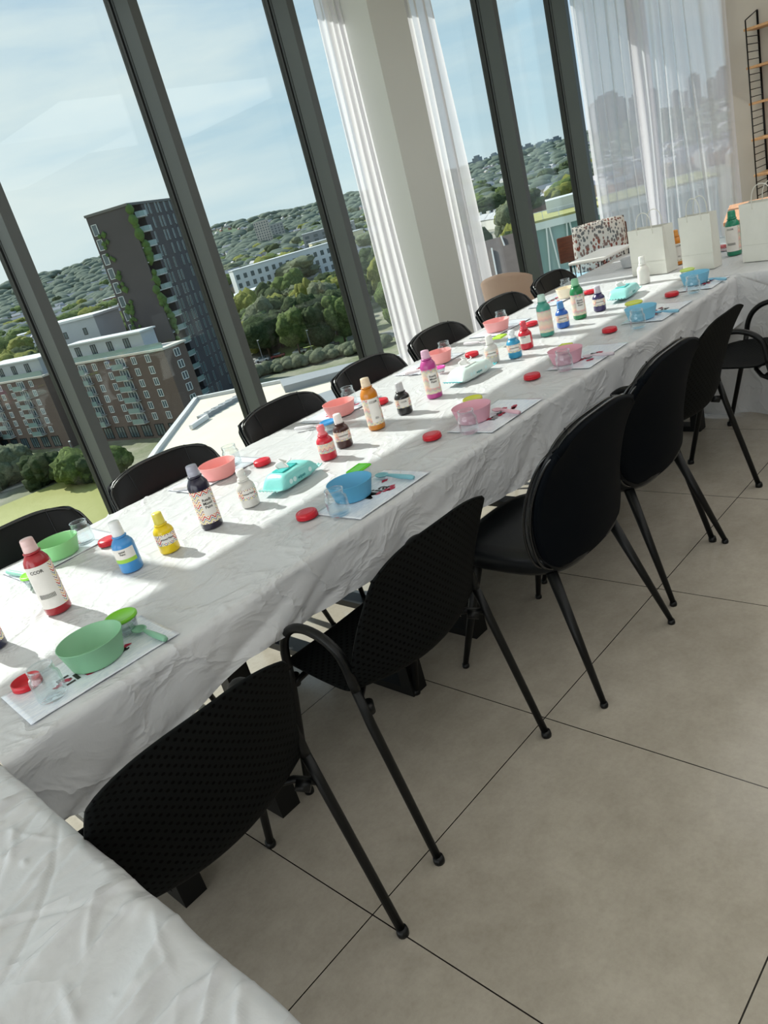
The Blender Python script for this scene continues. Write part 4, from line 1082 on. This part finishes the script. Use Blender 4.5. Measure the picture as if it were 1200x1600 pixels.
# facades run from far left towards the viewer; local x = direction of run
def run(P, Q): d = Vector((Q[0]-P[0], Q[1]-P[1])); l = d.length; return (d.x/l, d.y/l), l
dirr, l = run((72.5, 172.5), (77.8, 137.5))
brick_block((72.5, 172.5), dirr, l, 5.6, 17.9, 6, 'brown brick apartment block with white windows in front of the dark tower', (.05, .8))
dirr, l = run((64.0, 207.0), (69.0, 176.5))
brick_block((64.0, 207.0), dirr, l, 9.0, 16.9, 6, 'brown brick apartment block at the left, nearer the river trees', (.1, .95))
t = empty('stair_tower', (79, 196, GZ), -1.3, 'pale grey rooftop block standing up behind the brown brick apartments', 'building')
MB().box((0, 0, 0), (22, 8, 26)).build('wall', pent, t); MB().box((-.4, -.4, 26), (22.4, 8.4, 26.5)).build('roof', mat('light_roof', 'c4c8ca', .7), t)
for i in range(3): window(t, 3+7*i, 0, 22.4, 1.2, 1.6, 'x', gasket_m, -1, 0)

# low shed by the river, at the left edge
v = gp(30, 668, -27)
t = empty('low_warehouse', (48, 205, GZ), math.radians(-18), 'low flat-roofed warehouse with a glazed wall behind the river trees', 'building')
MB().box((-34, 0, 0), (14, 40, 5)).build('wall', brown, t); MB().box((-35, -1, 5), (15, 41, 5.6)).build('roof', mat('warehouse_roof', 'a29a90', .8, var=(.1, .6, '8f887e')), t)
for i in range(9): window(t, -33+5.1*i, 0, 1.2, 4.4, 3.2, 'x', white_fr, -1, 3)

# ---- trees
def leaf(name, c1, c2, c3):
    def f(nt, b, t):
        g = N(nt, 'ShaderNodeNewGeometry'); n1 = noisen(nt, g.outputs['Position'], 1.3, 6, .8); n2 = noisen(nt, g.outputs['Position'], .12, 2, .5)
        c = ramp(nt, n1, [(.36, c1), (.5, c2), (.64, c3)]); L(nt, mixc(nt, M(nt, 'MULTIPLY', n2, .35), c, c3), b.inputs['Base Color'])
        bn = N(nt, 'ShaderNodeBump'); bn.inputs['Strength'].default_value = .9; bn.inputs['Distance'].default_value = .5
        L(nt, n1, bn.inputs['Height']); L(nt, bn.outputs[0], b.inputs['Normal'])
    m = mat(name, c2, .9, spec=.1, build=f); translucent_mix(m, c3, .25); return m
LEAF = [leaf('leaves_green', '2c3a20', '54683a', '8a9a5c'), leaf('leaves_yellow_green', '4a5426', '7d8442', 'a8a860'), leaf('leaves_dark', '222e1e', '3e4c30', '667452'), leaf('leaves_silver', '434c3a', '6f7860', '9aa084')]
bark = mat('bark', '5a4a3a', .9)
def crown_mesh(seed, n=14, flat=1.0, res=2):
    rnd = random.Random(seed); mb = MB()
    import bmesh
    blobs = [(Vector((0, 0, .62)), .36)]
    for i in range(n):
        a = rnd.uniform(0, 2*PI); r = rnd.uniform(.12, .34); z = rnd.uniform(.36, .86)
        blobs.append((Vector((r*math.cos(a), r*math.sin(a), z)), rnd.uniform(.16, .26)))
    for c, r in blobs:
        bm = bmesh.new(); bmesh.ops.create_icosphere(bm, subdivisions=res+1, radius=1)
        vs = []
        for v in bm.verts:
            p = v.co.copy(); k = r*(1+.28*noise.noise(p*2.1+Vector((seed, r*9, 0)))+.20*noise.noise(p*5.5+Vector((seed, 3, r)))+.16*noise.noise(p*11)+.10*noise.noise(p*19))
            q_ = c+Vector((p.x*k, p.y*k, p.z*k*flat)); vs.append(q_)
        mb.add(vs, [tuple(v.index for v in f.verts) for f in bm.faces]); bm.free()
    return mb
CROWN = {}
def tree(x, y, h, wd, kind, label, group, name='tree', z=GZ, trunk=True):
    key = (random.randrange(3), kind)
    if key not in CROWN:
        t = bpy.data.objects.new(name, None); COL.objects.link(t)
        cr = crown_mesh(key[0]+10*kind+1).build('crown', LEAF[kind], t, smooth=True)
        tr = MB().tube([(0, 0, 0), (.01, 0, .3), (0, .01, .55)], [.03, .022, .012], 8).build('trunk', bark, t)
        CROWN[key] = t
        t.location = (x, y, z); t.scale = (wd, wd, h); tag(t, label, 'tree', group)
        return t
    r = copy_thing(CROWN[key], (x, y, z), random.uniform(0, 6), label, group, (wd, wd, h)); return r
G1 = 'trees of the park beyond the roof'; rt = random.Random(3)
LBK = ['green broad tree in the park wood across the street', 'yellow green tree in the park wood across the street', 'dark green tree in the park wood across the street', 'silvery green tree in the park wood across the street']
# front row standing on the grass by the street
for px, py, h, wd, k in [(356, 552, 13, 11, 2), (384, 556, 11, 9, 0), (418, 548, 14, 10, 3), (470, 556, 12, 9, 0), (505, 546, 11, 9, 2), (540, 535, 12, 9, 0), (446, 530, 13, 10, 2), (492, 520, 15, 6, 1), (520, 515, 14, 11, 3), (400, 520, 15, 12, 1), (362, 515, 15, 12, 0), (430, 505, 15, 12, 2), (470, 495, 16, 13, 0), (345, 485, 14, 12, 1)]:
    v = gp(px, py); tree(v.x, v.y, h*1.05, wd*1.15, k, LBK[k], G1)
for i in range(46):
    az = rt.uniform(45.5, 54.3); ds = rt.uniform(228, 315); k = rt.choice([0, 0, 1, 2, 2, 3])
    v = azd(az, ds); tree(v.x, v.y, rt.uniform(10, 13.5), rt.uniform(12, 17), k, LBK[k], G1)
# seen beyond the curtain gap and right of the column
for i in range(34):
    az = rt.uniform(33.6, 44); ds = rt.uniform(190, 420); k = rt.choice([0, 1, 1, 2, 3])
    v = azd(az, ds); tree(v.x, v.y, rt.uniform(12, 18), rt.uniform(12, 18), k, ['green', 'yellow green', 'dark green', 'silvery green'][k]+' tree seen between the column and the next mullion', 'trees right of the column')
# river bank
for px, py, h, wd, k in [(14, 762, 9, 9, 3), (34, 752, 10, 11, 3), (74, 757, 7.5, 8, 2), (125, 756, 8.5, 10, 0), (150, 752, 7, 8, 2), (98, 748, 6, 7, 0), (0, 755, 8, 9, 2), (180, 745, 7, 8, 0)]:
    v = gp(px, py); tree(v.x, v.y, h, wd, k, ['bushy green tree on the river bank', '', 'dark bushy tree on the river bank', 'silvery willow on the river bank'][k], 'trees on the river bank', z=GZ-h*.22)
# between the brick blocks and the terraces
for i in range(60):
    az = rt.uniform(57.5, 76); ds = rt.uniform(250, 470); k = rt.choice([0, 1, 1, 2, 0])
    v = azd(az, ds); tree(v.x, v.y, rt.uniform(12, 16), rt.uniform(14, 22), k, ['green', 'yellow green', 'dark green'][k]+' tree behind the brown brick apartments', 'trees behind the brick apartments')
# hedge along the street
a, b_ = gp(352, 600), gp(562, 549); dv = b_-a; nrm = Vector((-dv.y, dv.x, 0)).normalized()
mb = MB()
for i in range(120):
    f = rt.uniform(-.15, 1.2); p = a+dv*f+nrm*rt.uniform(-3, 1.5); r = rt.uniform(1.2, 2.4)
    mb.lathe([(0, 0), (r, .4*r), (r*.9, 1.0*r), (r*.4, 1.35*r), (0, 1.45*r)], 9, (p.x, p.y, GZ))
tag(mb.build('hedge', LEAF[3], smooth=True), 'long loose hedge along the street below the park', 'hedge', kind='stuff')
# parked cars
carc = ['d8dadc', '4a4e54', 'e6e6e4', 'b8bcc0', '8a2a2a', 'f0f0ee', '2c3036']
lab = ['silver parked car nearest the left mullion, on the street', 'dark grey parked car behind the silver one', 'white parked car in the middle of the row by the park', 'light grey parked car in the row by the park', 'dark red parked car near the park trees', 'bright white parked car at the right of the row', 'black parked car at the far right of the row']
for i, (px, py) in enumerate([(345, 578), (366, 574), (388, 571), (412, 566), (436, 560), (470, 553), (520, 543)]):
    v = gp(px, py); t = empty('parked_car', (v.x, v.y, GZ+.2), math.radians(-52+rt.uniform(-6, 6)), lab[i], 'car', 'parked cars')
    bm_ = mat('car_paint_'+carc[i], carc[i], .25, spec=.6, coat=.5)
    MB().box((-2.1, -.88, .3), (2.1, .88, .95)).build('body', bm_, t, bevel=.18)
    MB().box((-1.2, -.78, .95), (1.0, .78, 1.45)).build('cabin', glass_dark, t, bevel=.25)
    for sx_ in (-1.3, 1.3):
        for sy_ in (-.85, .85): MB().lathe([(0, -.1), (.32, -.1), (.34, 0), (.32, .1), (0, .1)], 14).build('wheel', gasket_m, t).matrix_local = Matrix.Translation((sx_, sy_, .33)) @ Matrix.Rotation(PI/2, 4, 'X')
for px, py in [(414, 570), (490, 556), (130, 742)]:
    v = gp(px, py); t = empty('street_lamp', (v.x, v.y, GZ), 0, {414: 'street lamp at the park corner, left one', 490: 'street lamp in front of the park trees, right one', 130: 'lamp post on the river bank path'}[px], 'street lamp')
    MB().tube([(0, 0, 0), (0, 0, 7)], .09, 8).build('pole', grey_m, t); MB().box((-.1, -.6, 6.95), (.1, .1, 7.1)).build('lamp_head', white_fr, t)

# ---- other buildings in the middle distance
def block(px_az, dist, L_, D_, H_, m, label, ang=None, group=None, name='building', rows=3, roofm=None, cols=None):
    v = azd(px_az, dist); ang = math.radians(px_az-90) if ang is None else ang
    t = empty(name, (v.x, v.y, GZ), ang, label, 'building', group)
    MB().box((-L_/2, 0, 0), (L_/2, D_, H_)).build('wall', m, t)
    MB().box((-L_/2-.3, -.3, H_), (L_/2+.3, D_+.3, H_+.5)).build('roof', roofm or mat('light_roof', 'c4c8ca', .7), t)
    cols = cols or int(L_/7)
    for r in range(rows):
        for c in range(cols): window(t, -L_/2+(c+.25)*L_/cols, 0, 1.5+(H_-2)*r/rows, round(L_/cols*.45, 1), round((H_-2)/rows*.55, 1), 'x', gasket_m, -1, 0)
    return t
white_w = mat('white_render', 'cfd3d6', .75, var=(.1, .5, 'c2c8cc'))
block(50.0, 500, 74, 12, 17, white_w, 'long white terraced block beyond the park trees', math.radians(-24), rows=3, cols=16)
block(46.4, 600, 40, 12, 17, mat('cream_render', 'cfc8a8', .8), 'cream coloured block at the right end of the long white terrace', math.radians(-30), rows=3, cols=7)
block(52.9, 420, 34, 16, 7.5, mat('brown_low_brick', '6c4a40', .9, var=(.2, .5, '5e4038')), 'low dark brown brick building at the left of the park trees', math.radians(-12), rows=1)
block(54.0, 560, 26, 12, 10, brown, 'small brick building left of the long white block', None, rows=2)
block(51.3, 1420, 26, 20, 52, mat('pale_concrete', 'c9c0b6', .8, var=(.05, .5, 'b9b0a6')), 'pale concrete tower block on the horizon between two mullions', None, rows=12, cols=6)
block(50.3, 1500, 24, 20, 42, mat('grey_concrete', '9a9c9c', .8), 'grey tower block just right of the pale one on the horizon', None, rows=9, cols=4)
block(46.9, 760, 50, 16, 22, grey_m, 'stepped grey apartment block high at the right of the third pane', None, rows=5, cols=6)
block(60.6, 800, 70, 14, 14, mat('red_brick_terrace', '8a6256', .9), 'long red brick terrace far off left of the dark tower', math.radians(-26), rows=2, cols=14)
block(66.5, 620, 60, 16, 11, white_w, 'long pale building far off between the two left mullions', math.radians(-20), rows=2, cols=10)
block(73.5, 640, 70, 14, 10, mat('cream_render', 'cfc8a8', .8), 'long cream building at the far left edge', math.radians(-16), rows=1, cols=12)
# brown pitched roofs right of the column
for i, (az, ds, L_, H_) in enumerate([(36.4, 118, 26, 12), (35.0, 150, 34, 14), (37.2, 185, 30, 13)]):
    v = azd(az, ds); t = empty('pitched_roof_building', (v.x, v.y, GZ), math.radians([-38, -50, -44][i]), ['nearest', 'middle', 'farthest'][i]+' of three brown pitched-roof buildings right of the column', 'building')
    MB().box((-L_/2, 0, 0), (L_/2, 16, H_)).build('wall', brown, t)
    vs = [(-L_/2-1, -1, H_), (L_/2+1, -1, H_), (L_/2+1, 17, H_), (-L_/2-1, 17, H_), (-L_/2+2, 8, H_+5.5), (L_/2-2, 8, H_+5.5)]
    o = MB().add(vs, [(0, 1, 5, 4), (1, 2, 5), (2, 3, 4, 5), (3, 0, 4), (3, 2, 1, 0)]).build('pitched_roof', mat('brown_tiles', '6e625c', .85, var=(.4, .7, '5c524e')), t)
    for k in range(3): MB().bar((-L_/2+6+8*k, -1.1, H_+.2), (-L_/2+6.6+8*k, 7.6, H_+5.6), .3, .4).build('roof_rib', slab_m, o)
# modern glazed building with white fins
v = azd(27.3, 122); t = empty('glazed_building', (v.x, v.y, GZ), math.radians(-58), 'modern glass building with slanted white fins beside the wooden-backed chair', 'building')
glz = mat('teal_glass_facade', '7fa6a4', .15, spec=.8, var=(.3, .7, '6a9290'))
MB().box((-13, 0, 0), (13, 18, 24.5)).build('wall', glz, t)
MB().box((-13.4, -.4, 24.5), (13.4, 18.4, 25.0)).build('roof', mat('sedum_roof', 'a9a76a', .9, var=(.3, .8, '8c8c50')), t)
MB().box((-10, 9, 25), (-4, 14, 26.8)).build('roof_plant_room', white_w, t)
fin = mat('white_fins', 'dde6e4', .5)
for k in range(4): MB().box((-13.2, -.5, 2+7.4*k-.5), (13.2, 0, 2+7.4*k+.5)).build('floor_band', fin, t)
for k in range(3):
    for i in range(18): MB().bar((-12.4+1.45*i, -.3, 2.6+7.4*k), (-12.4+1.45*i+(.5 if i % 2 else -.5), -.3, 8.9+7.4*k), .22, .3, up=(0, 1, 0)).build('fin', fin, t)
mb = MB()
for i in range(12): mb.bar((-13+2.3*i, -.2, 25), (-13+2.3*i, -.2, 26.1), .08)
mb.bar((-13, -.2, 26.1), (13, -.2, 26.1), .08); mb.build('roof_railing', white_fr, t)

# ---- distant terraced houses: each one an object
def house_proto(wm, rm, nm):
    t = bpy.data.objects.new('terraced_house', None); COL.objects.link(t)
    MB().box((-5, -4, 0), (5, 4, 6)).build('wall', wm, t)
    MB().add([(-5.3, -4.4, 5.9), (5.3, -4.4, 5.9), (5.3, 4.4, 5.9), (-5.3, 4.4, 5.9), (-5.3, 0, 9), (5.3, 0, 9)], [(0, 1, 5, 4), (2, 3, 4, 5), (1, 2, 5), (3, 0, 4), (3, 2, 1, 0)]).build('roof', rm, t)
    MB().box((3.6, -.6, 7.5), (4.8, .6, 10.3)).build('chimney', wm, t)
    return t
HP = [house_proto(mat('stock_brick', 'a08a76', .9), mat('slate_roof', '8e8f94', .7), 0), house_proto(mat('red_brick_house', '9a6656', .9), mat('tile_roof', '9a7466', .85), 1), house_proto(mat('white_house_wall', 'd8d6d0', .8), mat('slate_roof2', 'a4a6aa', .7), 2)]
HL = ['distant brick house with slate roof among the trees', 'distant red brick house with tiled roof among the trees', 'distant white house among the trees']
used = [0, 0, 0]
def rows(az0, az1, d0, d1, n, gname):
    c = 0
    while c < n:
        az = rt.uniform(az0, az1); ds = d0*(d1/d0)**rt.random(); a0 = math.radians(rt.choice([-20, -28, 62, 70, -10])); k = rt.randrange(3); v = azd(az, ds)
        ln = rt.choice([3, 4, 5])
        for i in range(ln):
            x = v.x+math.cos(a0)*10.05*i; y = v.y+math.sin(a0)*10.05*i
            zz = GZ+hill(x, y)
            if not used[k]: HP[k].location = (x, y, zz); HP[k].rotation_euler[2] = a0; tag(HP[k], HL[k], 'house', 'distant houses'); used[k] = 1
            else: copy_thing(HP[k], (x, y, zz), a0, HL[k], 'distant houses')
            c += 1
def hill(x, y):
    r = math.hypot(x, y); az = math.degrees(math.atan2(y, x))
    k = max(0, (r-1100)/1900)
    e = 0.25+0.75*max(0, math.sin(math.radians((az-38)*4.2)))+.35*noise.noise(Vector((az*.11, 1.3, 0)))+.15*noise.noise(Vector((az*.5, 2.3, 0)))
    if az < 40: e = min(e, .25)+.05
    return min(1.0, k)**1.5*r*math.tan(math.radians(.9))*e*1.25 + (1 if k > 0 else 0)*min(1, k)*33*1.0
rows(62, 76, 520, 1300, 90, 0); rows(46, 55.5, 600, 1350, 84, 1); rows(30, 44, 420, 1100, 84, 2)
rows(57, 61, 600, 1000, 20, 1)
# rolling hill land with woods up to the horizon
mb = MB(); NA, NR = 150, 44
def hl(u, v):
    az = 8+74*u; r = 900*(4200/900)**v; p = azd(az, r)
    return (p.x, p.y, GZ+hill(p.x, p.y)+(0.4 if v > 0.02 else -2)+ (9*noise.noise(Vector((p.x*.012, p.y*.012, 0)))*min(1, max(0, (r-1300)/600)) if r > 1300 else 0))
mb.grid(hl, NA, NR)
def hill_build(nt, b, t):
    g = N(nt, 'ShaderNodeNewGeometry'); n1 = noisen(nt, g.outputs['Position'], .011, 8, .75); n2 = noisen(nt, g.outputs['Position'], .05, 6, .8)
    c = ramp(nt, n1, [(.36, '3e5240'), (.5, '5a6c54'), (.58, '72806a'), (.66, 'a09e98')])  # hill greens paled and greyed in place of distance haze
    L(nt, mixc(nt, .4, c, ramp(nt, n2, [(.42, '3a4c3c'), (.56, '667660'), (.66, 'b5b0a8')])), b.inputs['Base Color'])
struct(mb.build('hills', mat('wooded_hills', '5a6c54', .95, spec=.1, build=hill_build), smooth=True))
for i in range(150):
    az = rt.choice([rt.uniform(56, 77), rt.uniform(44, 56), rt.uniform(29, 44)]); ds = 480*(1900/480)**rt.random(); v = azd(az, ds); k = rt.choice([0, 0, 2, 2, 3, 1])
    tree(v.x, v.y, rt.uniform(12, 17), rt.uniform(18, 34), k, ['green', 'yellow green', 'dark green', 'silvery green'][k]+' tree crown among the distant houses', 'distant tree crowns', z=GZ+hill(v.x, v.y))
# skyline towers far away behind the right-hand panes and the curtain
skym = [mat('skyline_a', '7e8a94', .7), mat('skyline_b', '8e98a0', .7), mat('skyline_c', '6c7882', .7)]
for i in range(46):
    az = rt.choice([rt.uniform(29.5, 37), rt.uniform(19.5, 28)]); near = az < 28.5; ds = rt.uniform(2300, 3000) if near else rt.uniform(3000, 4200)
    h = rt.uniform(45, 90) if near else rt.uniform(22, 44); wd = rt.uniform(22, 40)
    v = azd(az, ds); t = tag(MB().box((-wd/2, -wd/2, 0), (wd/2, wd/2, h+20)).box((-wd*.3, -wd*.3, h+20), (wd*.3, wd*.3, h+27)).build('skyline_tower', skym[i % 3], loc=(v.x, v.y, GZ+20), rz=rt.uniform(0, 1)),
        'far-off tower on the skyline seen through the sheer curtain' if near else 'far-off tower on the skyline right of the column', 'tower block', 'skyline towers behind the curtain' if near else 'skyline towers right of the column')

# woods and roofs too many to count, filling the far slopes
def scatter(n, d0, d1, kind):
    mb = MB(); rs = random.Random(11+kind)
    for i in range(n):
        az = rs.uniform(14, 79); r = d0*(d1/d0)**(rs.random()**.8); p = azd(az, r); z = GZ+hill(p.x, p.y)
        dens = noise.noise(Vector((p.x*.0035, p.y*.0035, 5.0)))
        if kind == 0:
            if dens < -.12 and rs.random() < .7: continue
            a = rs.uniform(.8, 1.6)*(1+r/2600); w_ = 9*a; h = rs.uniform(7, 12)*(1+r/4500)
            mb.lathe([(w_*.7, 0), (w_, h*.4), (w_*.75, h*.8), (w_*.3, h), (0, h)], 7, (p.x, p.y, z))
        else:
            if dens > .15 and rs.random() < .7: continue
            mb.m = rs.randrange(3); w_ = rs.uniform(8, 26); d_ = rs.uniform(6, 10); h = rs.uniform(5, 9); an = rs.choice([-.4, 1.2, .2]);
            mt = Matrix.Translation((p.x, p.y, z)) @ Matrix.Rotation(an, 4, 'Z')
            mb.box((-w_/2, -d_/2, 0), (w_/2, d_/2, h), mt)
            vs = [mt @ Vector(q_) for q_ in ((-w_/2, -d_/2, h), (w_/2, -d_/2, h), (w_/2, d_/2, h), (-w_/2, d_/2, h), (-w_/2, 0, h+3), (w_/2, 0, h+3))]
            m0 = mb.m; mb.m = 3; mb.add(vs, [(0, 1, 5, 4), (2, 3, 4, 5), (1, 2, 5), (3, 0, 4)]); mb.m = m0
    return mb
tag(scatter(4600, 700, 4100, 0).build('distant_woodland', [leaf('leaves_far_hazed', '4a5850', '667468', '8a9488')], smooth=True), 'mixed woodland covering the far slopes up to the horizon', 'woodland', kind='stuff')  # distance haze put into these lighter, greyer leaf colours
tag(scatter(3800, 520, 3600, 1).build('distant_rooftops', [mat('far_wall_a', 'b5a898', .9), mat('far_wall_b', 'd6d4d0', .9), mat('far_wall_c', '9a7668', .9), mat('far_roof', '9a9a9e', .8)]), 'mass of small distant houses between the woods up to the horizon', 'houses', kind='stuff')
